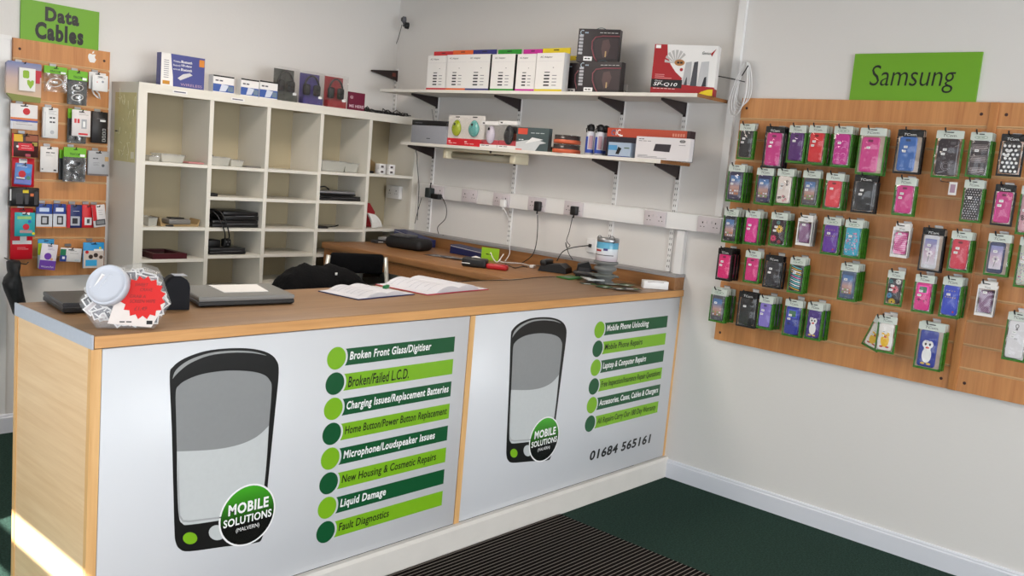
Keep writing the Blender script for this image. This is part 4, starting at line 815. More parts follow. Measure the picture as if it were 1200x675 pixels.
lime = mat('lime_gloss', (160, 176, 20), .2, coat=.5); teal = mat('teal_gloss', (96, 170, 165), .2, coat=.5); pale = mat('pearl_gloss', (206, 198, 212), .2, coat=.5); blk = mat('black_gloss', (16, 15, 18), .4)
box_thing('computer_mouse_pack', 'lime green computer mouse on a white and red card', 'computer mouse', (521.5, 133, 542, 168.5), -.26, ZL, .02, mousepack(lime, (206, 30, 44)), group='boxed mice on the lower shelf')
box_thing('computer_mouse_pack', 'turquoise computer mouse on a white and red card', 'computer mouse', (540, 133, 564, 169.5), -.265, ZL, .02, mousepack(teal, (206, 30, 44)), group='boxed mice on the lower shelf')
box_thing('computer_mouse_pack', 'pale lilac computer mouse in a clear pack', 'computer mouse', (562, 141, 582, 172), -.262, ZL, .02, mousepack(pale, (190, 70, 80), clear=True), group='boxed mice on the lower shelf')
box_thing('computer_mouse_pack', 'black computer mouse in a clear pack', 'computer mouse', (582.5, 140, 604, 173), -.262, ZL, .02, mousepack(blk, (190, 70, 80), clear=True), group='boxed mice on the lower shelf')
box_thing('computer_mouse_pack', 'dark card pack with orange corner behind the black mouse', 'computer mouse', (592, 143, 609, 170), -.2, ZL, .02, lambda root, w_, h, d: (MB().box(0, w_, 0, .02, 0, h, col((60, 34, 36))).build('card', root), MB().flat(ell(w_*.6, h*.5, w_*.3, h*.2), -.0006, col((190, 90, 70))).build('print', root)), group='boxed mice on the lower shelf')
def gfx(root, w_, h, d):
    MB().box(0, w_, 0, d, 0, h, mat('teal_grey_carton', (74, 88, 90), .3)).build('carton', root)
    g = MB(); y = -.0008; g.flat([(0, 0), (w_*.62, 0), (w_*.75, h*.3), (w_*.95, h*.36), (w_*.6, h*.52), (0, h*.35)], y, col((206, 210, 212), .25)); g.flat(rrect(w_*.04, h*.7, w_*.34, h*.96, .003), y, col((216, 80, 60))); g.text('ADSL', w_*.08, h*.42, w_*.25, h*.5, y-.0006, M_wink); g.text('MULTIMEDIA', w_*.45, h*.74, w_*.9, h*.8, y, col((200, 210, 210))); g.flat([(w_*.3, h*.3), (w_*.85, h*.5), (w_*.5, h*.58)], y-.0006, col((236, 238, 238))); g.flat(rrect(0, 0, w_*.2, .006, .001), y-.0006, col((216, 80, 60)))
    g.build('print', root)
box_thing('router_box', 'silver and teal router carton with an orange square on the lower shelf', 'box', (604, 149, 641.5, 176), -.27, ZL, .03, gfx)
def tin(c, px0, px1, x, zb, h, lab):
    a = onX(px0, 175, x); b = onX(px1, 175, x); r_ = (a.y-b.y)/2; rt = thing('disc_spindle', lab, 'disc pack', (x, (a.y+b.y)/2, zb), 0, 'round disc packs on the lower shelf')
    MB().lathe([(0, 0), (r_, 0), (r_, h*.4), (r_*.97, h*.42), (0, h*.42)], col(c)).build('wrapper', rt); MB().lathe([(r_*.95, h*.42), (r_*.95, h*.92), (0, h*.92)], mat('disc_smoke', (60, 50, 48), .2)).build('discs', rt, 'dark stacked discs')
    MB().lathe([(r_*.97, h*.86), (r_*.99, h*.93), (0, h)], M_tub).build('clear_lid', rt)
tin((60, 170, 80), 627, 648, -.185, ZL, .034, 'green wrapped disc pack lying flat on the lower shelf')
tin((206, 96, 60), 651, 677, -.215, ZL, .052, 'lower of the two orange disc packs')
tin((206, 96, 60), 651.5, 676.5, -.215, ZL+.053, .05, 'upper of the two orange disc packs')
def spray(px, x, lab):
    a = onX(px, 181, x); rt = thing('spray_can', lab, 'spray can', (x, a.y, ZL), RW, 'compressed air cans')
    r_ = .024; MB().lathe([(0, 0), (r_, 0), (r_, .116), (r_*.8, .126), (r_*.55, .130), (0, .130)], mat('white_can', (206, 206, 214), .25)).build('can', rt)
    g = MB(); g.lathe([(r_+.0004, .012), (r_+.0004, .03)], col((40, 70, 160))).add([((r_+.0006)*math.cos(t), (r_+.0006)*math.sin(t), z) for z, o_ in ((.03, 0), (.1, .7)) for t in [-2.9+k*.18+o_*(k < 1) for k in range(9)]], [(k, k+1, 10+k, 9+k) for k in range(8)], col((40, 70, 160)), True)
    g.add([((r_+.0007)*math.cos(t), (r_+.0007)*math.sin(t), z) for z in (.035, .105) for t in [-1.2+k*.15 for k in range(7)]], [(k, k+1, 8+k, 7+k) for k in range(6)], col((176, 140, 150)), True); g.build('label_print', rt)
    MB().lathe([(r_*.62, .128), (r_*.85, .134), (r_*.85, .152), (r_*.6, .166), (0, .170)], M_black).box(-.004, .004, -.034, -.01, .150, .160, M_black).tube([(0, -.022, .154), (-.006, -.036, .140), (-.004, -.032, .122)], .003, M_black).build('trigger_cap', rt, 'black trigger cap')
spray(690, -.215, 'compressed air can with black trigger, left of the pair'); spray(701, -.208, 'compressed air can with black trigger, right of the pair')
spray(707.5, -.14, 'compressed air can mostly hidden behind the other two')
def keyb(root, w_, h, d):
    MB().box(0, w_, 0, d, 0, h, mat('navy_carton', (34, 30, 44), .35)).build('carton', root)
    g = MB(); y = -.0007; g.box(-.0003, w_+.0003, y, d, h*.70, h+.0005, mat('orange_carton', (186, 74, 50), .4)); g.text('iC', w_*.11, h*.75, w_*.17, h*.96, y-.0006, M_wink, .02); g.tube([(w_*.08+.012*math.cos(t), y-.0006, h*.84+.012*math.sin(t)) for t in [q*PI/6 for q in range(1, 11)]], .0025, col((60, 110, 160)), 4); g.flat(rrect(w_*.16, h*.72, w_*.2, h*.77, .001), y-.0012, M_wink)
    for k in range(14): g.flat(rrect(w_*(.18+.03*k), h*.3, w_*(.2+.03*k), h*.36, .001), y, col((60, 80, 140)))
    for k in range(5): g.flat(rrect(w_*(.8+.03*k), h*.80, w_*(.82+.03*k), h*.9, .001), y-.0006, col((214, 140, 120)))
    g.box(w_*.965, w_+.0005, y-.0006, d, h*.7, h+.0006, col((46, 24, 30))); g.build('print', root)
box_thing('keyboard_box', 'long orange topped keyboard box at the back of the lower shelf', 'box', (709, 148, 806, 184), -.2, ZL, .05, keyb, h=frameX(709, 148, 730, 182, -.2)[2])
def small(root, w_, h, d):
    MB().box(0, w_, 0, d, 0, h, col((168, 184, 204), .3)).build('carton', root)
    g = MB(); y = -.0007; g.flat(rrect(0, h*.45, w_*.4, h*.8, .001), y, col((80, 150, 200))).flat([(w_*.35, h*.2), (w_*.5, h*.18), (w_*.6, h*.6), (w_*.45, h*.7)], y-.0006, M_ink).flat(rrect(0, 0, w_, h*.07, .001), y, col((30, 50, 130))).flat(rrect(w_*.72, h*.6, w_*.95, h*.68, .001), y, col((90, 110, 90))); g.build('print', root)
box_thing('adapter_carton', 'small pale blue carton with a black gadget in front of the keyboard box', 'box', (712, 165.5, 738, 182.5), -.262, ZL, .05, small)
def dvd(root, w_, h, d):
    MB().box(0, w_, 0, d, 0, h, mat('white_carton', (224, 220, 222), .3)).build('carton', root)
    g = MB(); y = -.0007; g.flat([(w_*.34, h*.38), (w_*.64, h*.36), (w_*.66, h*.70), (w_*.37, h*.70)], y, col((58, 52, 58), .3)); g.text('DELL' if 0 else 'Lite-ON', w_*.05, h*.86, w_*.16, h*.92, y, M_ink); g.text('DVD drive', w_*.05, h*.78, w_*.3, h*.83, y, col((120, 120, 126)))
    g.tube([(w_*.86+w_*.05*math.cos(t), y, h*.86+h*.06*math.sin(t)) for t in [q*PI/8 for q in range(17)]], .0012, M_ink, 4); g.flat(rrect(w_*.82, h*.84, w_*.9, h*.88, .0005), y-.0004, M_ink); g.flat(rrect(w_*.8, h*.68, w_*.92, h*.7, .0005), y, col((120, 120, 126)))
    for k in range(3): g.flat(rrect(w_*.05, h*(.06+.05*k), w_*(.6-.18*k), h*(.08+.05*k), .0005), y, col((130, 130, 136)))
    g.build('print', root)
box_thing('drive_box', 'white flat box picturing a black drive on the lower shelf', 'box', (743.5, 159, 807, 187), -.262, ZL, .035, dvd, h=frameX(743, 157, 760, 183, -.262)[2])
# striplight under the lower shelf
a = onX(519, 183, -.235); b = onX(604, 187, -.235)
lt = thing('strip_light', 'cream strip light fixed under the lower shelf', 'light fitting', (0, 0, 0)); cream = mat('cream_plastic', (214, 206, 180), .4)
MB().rbox(-.235, -.12, b.y, a.y, ZL-.036, ZL-.0185, .004, cream).build('base', lt)
MB().rbox(-.24, -.12, b.y, b.y+.045, ZL-.085, ZL-.032, .008, cream).rbox(-.24, -.12, a.y-.04, a.y, ZL-.085, ZL-.032, .008, cream).rbox(-.125, -.115, b.y, a.y, ZL-.085, ZL-.03, .003, cream).build('end_caps', lt)
m = MB(); m.T = Matrix.Translation((-.185, b.y+.04, ZL-.06)) @ Matrix.Rotation(-PI/2, 4, 'X'); m.lathe([(0, 0), (.019, 0), (.019, a.y-b.y-.075), (0, a.y-b.y-.075)], mat('unlit_tube', (176, 170, 150), .3)); m.build('tube', lt, 'unlit tube behind a ribbed cover')

# ================================================================== socket rail
tr = thing('cable_trunking', 'white cable trunking rail running along the right wall', 'trunking')
MB().rbox(-.045, -.0005, -.226, 2.13, 1.357, 1.447, .003, M_white).build('rail', tr); MB().box(-.0465, -.045, -.226, 2.13, 1.360, 1.363, M_white).box(-.0465, -.045, -.226, 2.13, 1.441, 1.444, M_white).build('lip', tr)
sw = mat('socket_grey', (206, 198, 202), .4)
SOCK = [(511.5, 'leftmost'), (550, 'second from left'), (587.5, 'third from left'), (629, 'fourth from left'), (672, 'fifth from left'), (767.5, 'sixth from left'), (831, 'rightmost, beside the slatted board')]
SY = []
for px, n_ in SOCK:
    yy = onX(px, 232+(px-510)*.115, -.046).y; SY.append(yy)
    rt = thing('wall_socket', 'double wall socket in the white rail, '+n_, 'socket', (-.0466, yy, 1.402), RW, 'double sockets in the rail')
    MB().rbox(-.07, .07, -.007, 0, -.041, .041, .003, sw).build('face_plate', rt)
    g = MB()
    for s_ in (-.038, .038): g.box(s_-.003, s_+.003, -.0077, -.007, .006, .015, M_ink).box(s_-.013, s_-.007, -.0077, -.007, -.013, -.009, M_ink).box(s_+.007, s_+.013, -.0077, -.007, -.013, -.009, M_ink)
    g.build('pin_holes', rt)
    for s_ in (-.014, .014): MB().rbox(s_-.005, s_+.005, -.0105, -.006, .008, .022, .0015, sw, 1).build('switch', rt)
def plug(y, z, c, lab, w_=.022, tall=.028):
    rt = thing('plug', lab, 'plug', (-.0546, y, z), RW)
    MB().rbox(-w_, w_, -.028, -.001, -tall, tall*.75, .008, c, 3).build('plug_body', rt); MB().tube([(0, -.014, -tall+.004), (0, -.016, -tall-.016)], .005, c).build('cable_grip', rt)
plug(onX(591, 238, -.06).y, 1.385, M_white, 'white plug in the third socket'); plug(onX(631, 245, -.06).y, 1.395, M_black, 'black plug in the fourth socket', .024, .034); plug(onX(674, 247, -.06).y, 1.395, M_black, 'black plug in the fifth socket', .024, .03)
pz = onX(503, 228, -.08); rt = thing('power_adapter', 'black power adapter plugged into the leftmost socket', 'adapter', (-.0546, pz.y, 1.39), RW)
MB().rbox(-.026, .026, -.045, -.001, -.03, .035, .006, col((36, 44, 44))).rbox(.026, .105, -.04, -.004, -.034, .0, .006, M_black).tube([(0, -.02, .035), (.002, -.02, .07)], .004, M_black).build('body', rt)
def wire(pts, r_, m_, label, name='cable', sub=6):
    P_ = [Vector(p) for p in pts]; out = []
    for i in range(len(P_)-1):
        p0 = P_[max(i-1, 0)]; p1 = P_[i]; p2 = P_[i+1]; p3 = P_[min(i+2, len(P_)-1)]
        for k in range(sub): t = k/sub; out.append(.5*((2*p1)+(-p0+p2)*t+(2*p0-5*p1+4*p2-p3)*t*t+(-p0+3*p1-3*p2+p3)*t**3))
    out.append(P_[-1]); return tag(MB().tube(out, r_, m_, 5).build(name), label, 'cable')
wire([onX(a, b, x) for a, b, x in ((630, 252, -.08), (630, 270, -.08), (628, 288, -.1), (623, 300, -.13), (612, 308, -.2))], .0028, M_black, 'black lead hanging from the fourth socket down to the desk')
wire([onX(a, b, x) for a, b, x in ((671, 254, -.08), (667, 272, -.08), (664, 282, -.09), (668, 288, -.09), (664, 290, -.09), (663, 284, -.09), (666, 296, -.1), (671, 304, -.12))], .0024, M_black, 'black knotted lead hanging from the fifth socket')
wire([onX(a, b, x) for a, b, x in ((590, 244, -.07), (598, 262, -.07), (597, 285, -.115), (597, 297, -.125), (592, 306, -.2))], .0028, M_white, 'white lead hanging from the third socket')
wire([onX(a, b, x) for a, b, x in ((518, 231, -.08), (523, 243, -.08), (522, 256, -.08), (513, 266, -.09), (514, 274, -.11))], .0026, M_black, 'black lead curling down from the leftmost socket')
wire([Vector((p_.x, min(p_.y, 2.14), p_.z)) for p_ in [onX(a, b, x) for a, b, x in ((478, 168, -.10), (479, 180, -.06), (483, 192, -.05), (490, 205, -.04), (491, 219, -.05), (490, 240, -.04), (489, 258, -.04))]], .0025, M_black, 'black lead dropping beside the pigeonhole unit from the lower shelf')
wire([onX(a, b, x) for a, b, x in ((494, 232, -.02), (490, 246, -.02), (486, 262, -.02))], .0025, M_black, 'short black lead under the left end of the socket rail')

# webcam and its lead
wc = onX(473, 23, -.07); rt = thing('webcam', 'small round webcam on a stalk fixed high in the wall corner', 'webcam', tuple(wc), RW-.4)
m = MB(); m.T = Matrix.Rotation(PI/2, 4, 'X'); m.lathe([(0, .012), (.013, .013), (.022, .006), (.022, -.014), (.0, -.018)], mat('webcam_grey', (90, 90, 96), .3)); m.build('housing', rt)
m = MB(); m.T = Matrix.Rotation(PI/2, 4, 'X'); m.lathe([(.0135, .013), (.012, .0155), (.0, .0155)], M_black); m.build('lens', rt)
m = MB(); m.tube([(0, 0, -.018), (.002, .004, -.034)], .005, M_black); m.rbox(-.008, .04, -.002, .012, -.046, -.032, .004, M_black); m.T = Matrix.Translation((.040, .012, -.042)) @ Matrix.Rotation(PI/2, 4, 'X'); m.lathe([(0, .016), (.021, .012), (.023, -.012), (0, -.02)], M_black); m.build('mount', rt)
wire([onX(a, b, x) for a, b, x in ((471, 29, -.05), (467, 44, -.02), (461, 60, -.012), (456, 76, -.02), (454, 88, -.03), (446, 100, -.06), (436, 106, -.1), (428, 112, -.14))], .0022, M_black, 'thin black webcam lead running down the corner')

# coiled white cable at the top left of the wide board
rt = thing('coiled_cable', 'white coiled cable hanging at the top left of the wide board', 'cable'); k0 = onX(874, 72, -.05); k1 = onX(861, 130, -.05)
m = MB(); random.seed(12)
for k in range(6):
    s_ = (k-2.5)/2.5; pts = []
    for q in range(25):
        t = q/24*2*PI; wd = .012+.030*max(0, math.sin(t/2))**2+.008*abs(s_)
        z = k0.z+(k1.z-k0.z)*(1-math.cos(t))/2*(.86+.05*k); y = k0.y+(k1.y-k0.y)*0+math.sin(t)*wd*(.8+.3*abs(s_))+.016*s_*(1-math.cos(t))/2+.02*(1-math.cos(t))/2
        pts.append((-.03-.004*k, y, z))
    m.tube(pts, .0026, M_white, 5)
m.build('loops', rt); m = MB(); m.tube([(-.05, k0.y+.012, k0.z-.07), (-.055, k0.y-.0, k0.z-.055), (-.05, k0.y-.016, k0.z-.02)], .003, M_black); m.build('tie', rt, 'black cable tie')
wire([onX(840, 89, -.02), onX(856, 92, -.03), onX(873, 96, -.05)], .0025, M_black, 'short black lead between the speaker box and the coiled cable')

# ================================================================== on the counter
ZT = 1.041
def laptop(name, label, corners, h, c, z=ZT, extra=None):
    """corners on the worktop, anticlockwise from near left"""
    rt = thing(name, label, 'laptop'); P_ = [Vector((a, b, 0)) for a, b in corners]; cen = sum(P_, Vector())/4
    def ring(s_, zz): return [(cen.x+(p.x-cen.x)*s_, cen.y+(p.y-cen.y)*s_, zz) for p in P_]
    def slab(m_, s0, s1, z0, z1):
        rs = [ring(s0, z0), ring(s1, z0+(z1-z0)*.3), ring(s1, z0+(z1-z0)*.8), ring(s1*.985, z1)]; vs = [v for r_ in rs for v in r_]
        MBx = MB(); MBx.add(vs, [(k*4+i, k*4+(i+1) % 4, (k+1)*4+(i+1) % 4, (k+1)*4+i) for k in range(3) for i in range(4)]+[(0, 1, 2, 3), (15, 14, 13, 12)], m_); return MBx
    slab(M_black, .94, 1, z, z+h*.55).build('base', rt); slab(c, .99, 1, z+h*.58, z+h).build('lid', rt); slab(col((110, 112, 118)), .985, .985, z+h*.54, z+h*.59).build('hinge_line', rt)
    return rt
def zc(px, py, z=ZT): p = onZ(px, py, z); return (p.x, p.y)
lidm = mat('dark_lid', (52, 54, 58), .35, var=.1, vscale=8)
a = zc(58, 370); b = zc(30, 352)
laptop('laptop', 'closed black laptop at the left end of the counter behind the sweet jar', [(-3.10, .33), (-2.78, .30), (-2.74, .52), (-3.07, .56)], .034, lidm)
laptop('laptop', 'large closed grey laptop right of the upright black device', [(-2.66, .30), (-2.30, .26), (-2.24, .52), (-2.60, .56)], .036, mat('grey_lid', (128, 128, 126), .35, var=.08, vscale=6))
tag(MB().prism([(-2.53, .36), (-2.36, .34), (-2.31, .50), (-2.50, .52)], ZT+.0365, ZT+.0385, M_paper, 'z').build('paper_sheet'), 'white sheet of paper lying on the grey laptop', 'paper')
# card machine cradle
p0 = zc(196, 362); p1 = zc(222, 363)
rt = thing('card_reader', 'black upright device with a grey label beside the sweet jar', 'device', ((p0[0]+p1[0])/2-.0, (p0[1]+p1[1])/2+.02, ZT), -.25)
ww = .038; prof = [(-ww, 0), (ww, 0), (ww, .075)]+[(ww*math.cos(t), .075+.038*math.sin(t)) for t in [k*PI/8 for k in range(1, 8)]]+[(-ww, .075)]
MB().prism(prof, -.03, .04, mat('navy_black_plastic', (14, 15, 22), .6, spec=.2), 'y', True).build('body', rt); MB().box(-.012, .03, -.02, .03, .1135, .1145, col((176, 180, 192))).build('label', rt)
wire([(-2.73, .36, ZT+.015), (-2.70, .42, ZT+.05), (-2.72, .47, ZT+.09), (-2.70, .52, ZT+.06), (-2.69, .47, ZT+.045), (-2.68, .40, ZT+.05)], .006, M_black, 'thick black cable bunched behind the upright device')
# sweet jar
jc = zc(146, 381); jx, jy = jc
M_jar = bpy.data.materials.new('jar_plastic'); M_jar.use_nodes = True; _b = M_jar.node_tree.nodes['Principled BSDF']; _b.inputs['Base Color'].default_value = (.9, .92, .95, 1); _b.inputs['Roughness'].default_value = .06; _b.inputs['Alpha'].default_value = .16
jr = thing('sweet_jar', 'clear hexagonal jar of wrapped sachets with a white lid and red star label', 'jar', (jx, jy, ZT), math.radians(0))
R_, H_ = .135, .19
prof = [(-.085, 0), (.085, 0), (.135, .085), (.10, .185), (.05, .20), (-.055, .18), (-.135, .075)]
def J(name, s_, y0, y1, m_, y2=0):
    q = [(x*s_, .1+(z-.1)*s_) for x, z in prof]; return MB().prism(q, y0, y1, m_, 'y').build(name, jr)
jar_rot = math.radians(-22); jr.rotation_euler = (0, 0, jar_rot); jr.scale = (.92, .92, .92)
body = MB(); q = prof
vs = []
for yy, s_ in ((-.075, .93), (-.06, 1), (.06, 1), (.075, .93)): vs += [(x*s_, yy, .1+(z-.1)*s_) for x, z in q]
n_ = len(q); body.add(vs, [(k*n_+i, k*n_+(i+1) % n_, (k+1)*n_+(i+1) % n_, (k+1)*n_+i) for k in range(3) for i in range(n_)]+[tuple(range(n_)), tuple(range(4*n_-1, 3*n_-1, -1))], M_jar); body.build('jar_body', jr)
random.seed(21); m = MB()
for k in range(260):                            # printed sachets, too many and too tangled to count
    x = random.uniform(-.11, .11); z = random.uniform(.028, .165); y = random.choice([random.uniform(-.062, -.045), random.uniform(-.04, .05)])
    if abs(x) > .066+.5*min(z, .17-z): continue
    m.T = Matrix.Translation((x, y, z)) @ Matrix.Rotation(random.uniform(0, PI), 4, 'Y') @ Matrix.Rotation(random.uniform(-.5, .5), 4, 'X')
    m.box(-.024, .024, -.001, .001, -.018, .018, M_paper).box(-.020, .020, -.0016, -.001, -.0135, .0135, col(random.choice([(120, 118, 124), (80, 78, 84), (200, 190, 192), (60, 58, 62)])))
    m.box(-.015, .012, -.0021, -.0016, -.003, .001, M_paper)
m.T = None; sc = m.build('sachets', jr); sc['kind'] = 'stuff'
m = MB(); lidc = Vector((-.105, -.02, .135)); 
m.T = Matrix.Translation((-.052, -.066, .138)) @ Matrix.Rotation(math.radians(-32), 4, 'Z') @ Matrix.Rotation(math.radians(64), 4, 'X') @ Matrix.Scale(.86, 4)
m.lathe([(0, .021), (.050, .022), (.066, .021), (.069, .026), (.074, .026), (.077, .020), (.077, -.004), (.070, -.008), (.0, -.008)], mat('white_lid', (196, 199, 208), .45), n=36); m.build('jar_lid', jr)
m = MB(); st = []
for k in range(32): a = k*PI/16; r_ = .068 if k % 2 else .056; st.append((.048+r_*math.cos(a), .105+r_*1.05*math.sin(a)))
m.flat([(x_, z_) for x_, z_ in [(-.055, .02), (.075, .008), (.115, .085), (.085, .16), (-.02, .14)]], -.0775, col((224, 214, 208)))
m.prism(st, -.0795, -.0785, mat('fluorescent_red', (212, 14, 8), .6)); ik = col((120, 20, 20))
m.text('SWEET', .022, .142, .062, .152, -.0800, ik, 0, .2).text('CRAVE', .038, .126, .075, .136, -.0800, ik, 0, .2).text('GRAB A', .008, .104, .055, .114, -.0800, ik, 0, .2).text('SCREEN WIPE', .008, .088, .085, .099, -.0800, ik, 0, .2).text('£1.49', .022, .064, .06, .076, -.0800, ik, 0, .2)
m.text('Colour', -.02, .022, .02, .03, -.0782, M_ink).box(.06, .078, -.0782, -.0777, .018, .030, M_ink); m.build('star_label', jr, 'red star shaped price label')
# open books
def book(label, cx_, cy_, w_, d_, rot, cover, hump=.016, z=ZT):
    rt = thing('open_book', label, 'book', (cx_, cy_, z), rot)
    MB().box(-w_/2-.004, w_/2+.004, -d_/2-.004, d_/2+.004, 0, .003, cover).build('cover', rt)
    for s_ in (-1, 1):
        N = 10; prof = [(0, .004)]+[(s_*w_/2*k/N, .004+hump*math.sin(min(1, k/N*1.25+.12)*PI)**.8*(.55 if k > 8 else 1)+.004*(1-k/N)) for k in range(N+1)]+[(s_*w_/2, .003)]
        MB().prism(prof, -d_/2, d_/2, mat('book_paper', (206, 206, 212), .8), 'y', False).build('pages', rt)
        g = MB(); ik = col((150, 152, 170))
        for q in range(7):                     # handwriting lines following the page
            yy = d_/2-.03-q*(d_-.05)/7; P_ = prof[3:10]; g.add([(x, yy+dy, z+.0006) for dy in (0, .0022) for x, z in P_[:7-(q % 3)]], [(k, k+1, len(P_[:7-(q % 3)])+k+1, len(P_[:7-(q % 3)])+k) for k in range(len(P_[:7-(q % 3)])-1)], ik)
        g.build('writing', rt)
    return rt
b1 = book('open notebook with navy cover nearer the laptop', -1.85, .39, .33, .22, .12, col((30, 40, 96)))
b2 = book('larger open appointment book with a red cover on the counter', -1.43, .44, .42, .30, .1, col((196, 60, 84)), .024)
pp = zc(452, 344); rt = thing('green_marker', 'green highlighter pen cap at the corner of the notebook', 'pen', (pp[0], pp[1], ZT+.020), .5)
MB().rbox(-.022, .022, -.008, .008, 0, .016, .003, col((20, 110, 60))).build('cap', rt)
# white small box at right
p0 = onZ(754, 338, ZT); p1 = onZ(783, 340, ZT)
rt = thing('white_carton', 'small white carton on the counter by the wall ledge', 'box', (p0.x, p0.y, ZT), math.atan2(p1.y-p0.y, p1.x-p0.x)); L1 = math.hypot(p1.x-p0.x, p1.y-p0.y)
MB().rbox(0, L1, 0, .05, 0, .043, .003, M_white).build('box_body', rt); MB().box(L1*.15, L1*.8, -.0005, .0, .036, .038, col((110, 80, 80))).build('print', rt)
# collection tin on a ribbed grey stand
p0 = onZ(713, 333, ZT); rt = thing('collection_tin', 'charity collection tin standing on a ribbed grey base', 'tin', (p0.x, p0.y+.03, ZT), RW)
gm = mat('grey_rubber', (112, 114, 112), .55)
MB().lathe([(0, 0), (.05, 0), (.052, .01), (.04, .016), (.038, .024), (.055, .034), (.055, .044), (.04, .052), (.04, .062), (.06, .074), (.06, .086), (.046, .094), (.046, .10), (.066, .108), (.066, .118), (.05, .122), (0, .122)], gm).build('ribbed_stand', rt)
tm = bpy.data.materials.new('tin_wrap'); tm = grad_mat('tin_wrap', [(0, (206, 190, 200)), (.3, (224, 224, 228)), (.62, (216, 226, 232)), (.66, (96, 170, 200)), (1, (84, 156, 190))], .122, .225, .25)
MB().lathe([(.056, .122), (.058, .124), (.058, .222), (.056, .226)], tm).build('tin_body', rt); MB().lathe([(.0585, .222), (.060, .226), (.060, .240), (.055, .244), (0, .244)], M_metal).build('tin_lid', rt)
g = MB()
for (t0, t1, z0, z1, c_) in ((-2.2, -1.5, .172, .182, (170, 40, 50)), (-2.9, -.3, .152, .156, (30, 30, 40)), (-1.3, -.9, .178, .190, (60, 60, 120)), (-2.6, -2.3, .19, .20, (30, 40, 60))):
    N = 10; g.add([(.0585*math.cos(t0+(t1-t0)*k/N), .0585*math.sin(t0+(t1-t0)*k/N), z) for z in (z0, z1) for k in range(N+1)], [(k, k+1, N+2+k, N+1+k) for k in range(N)], col(c_), True)
g.build('print', rt); MB().tube([(.06*math.cos(t), .0, .235+.0) if 0 else (.045+.018*math.cos(t), -.03, .235+.022*math.sin(t)) for t in [k*PI/8-.8 for k in range(12)]], .0016, M_black).tube([(-.035+.014*math.cos(t), -.03, .238+.014*math.sin(t)) for t in [k*PI/8 for k in range(9)]], .0016, M_black).build('string_loop', rt)
# leaflets fanned at the foot of the tin
random.seed(5)
for k, (px, py, c_) in enumerate(((692, 333, (60, 70, 60)), (702, 330, (170, 176, 170)), (710, 337, (60, 90, 60)), (719, 334, (180, 182, 176)), (728, 340, (40, 46, 44)), (735, 336, (80, 110, 80)), (742, 341, (50, 46, 48)))):
    p = onZ(px, py, ZT); rt = thing('leaflet', 'small printed leaflet fanned out on the counter, number %s from the tin stand' % ['one', 'two', 'three', 'four', 'five', 'six', 'seven'][k], 'leaflet', (p.x, p.y+.01, ZT+.0016*k), -.7+.5*(k % 3), 'fanned leaflets on the counter')
    rt['label'] = 'small printed leaflet in the fan below the tin, '+['leftmost', 'second from left', 'third from left', 'middle', 'third from right', 'second from right', 'rightmost'][k]
    MB().box(-.045, .045, -.035, .035, 0, .001, col(c_)).build('sheet', rt); MB().box(-.03, .008, -.02, .0, .001, .0014, col((214, 214, 210))).box(.012, .032, -.022, .02, .001, .0014, col((96, 130, 70))).build('print', rt)
for k in range(6):
    p = onZ((668, 682, 694, 704, 688, 708)[k], (326, 320, 329, 321, 325, 328)[k], ZT+.005*k); rt = thing('magazine', 'phone case brochure in the heap left of the tin, '+['lowest', 'second from bottom', 'third from bottom', 'fourth from bottom', 'second from top', 'topmost'][k], 'brochure', (p.x, p.y+.0, ZT+.009*k), .5*k, 'heap of brochures and packets')
    MB().rbox(-.065, .065, -.045, .045, 0, .008, .001, col([(60, 120, 60), (46, 46, 48), (200, 204, 204), (60, 60, 64), (36, 36, 38), (90, 96, 92)][k]), 1).build('sheet', rt); MB().box(-.05, -.005, -.03, .02, .008, .0086, col((120, 124, 120))).build('print', rt)
# dark telephones / routers
def blob(name, label, cat, c, loc, sx, sy, sz, rot, m_, parts=True):
    rt = thing(name, label, cat, loc, rot)
    MB().prism([(-sx/2, 0), (sx/2, 0), (sx/2*.92, sz*.6), (sx/2*.5, sz), (-sx/2*.8, sz*.75)], -sy/2, sy/2, m_, 'y').build('body', rt)
    return rt
p = onZ(668, 320, ZT); rt = blob('desk_telephone', 'black desk telephone base behind the brochures', 'telephone', None, (p.x-.05, p.y+.07, ZT), .17, .12, .05, -1.2, M_black); MB().rbox(-.075, -.035, -.07, .07, .035, .065, .01, M_black, 3).build('handset', rt)
p = onZ(692, 319, ZT); rt = blob('charger_cradle', 'black charging cradle with leads beside the tin', 'charger', None, (-.18, p.y-.10, ZT), .09, .09, .085, -.9, M_black); MB().rbox(-.03, .03, -.052, -.048, .01, .05, .002, col((40, 40, 44))).build('front_plate', rt)
pz = onX(694, 288, -.012); rt = thing('phone_socket', 'small white telephone socket low on the wall behind the tin', 'socket', (-.001, pz.y, pz.z), RW)
MB().rbox(-.035, .035, -.02, 0, -.04, .04, .004, M_white).build('face_plate', rt); MB().rbox(-.012, .004, -.034, -.02, -.01, .01, .003, M_black).build('plug', rt)
wire([(-.035, pz.y+.01, pz.z), (-.09, pz.y+.08, pz.z-.02), (-.13, pz.y+.12, pz.z-.05), (-.2, pz.y+.10, ZT+.06)], .003, M_black, 'black lead looping from the small phone socket to the charger')
wire([onZ(a, b, ZT+.004) for a, b in ((520, 331), (560, 329), (600, 328), (630, 325), (652, 324))], .002, M_black, 'thin dark lead lying across the counter worktop')
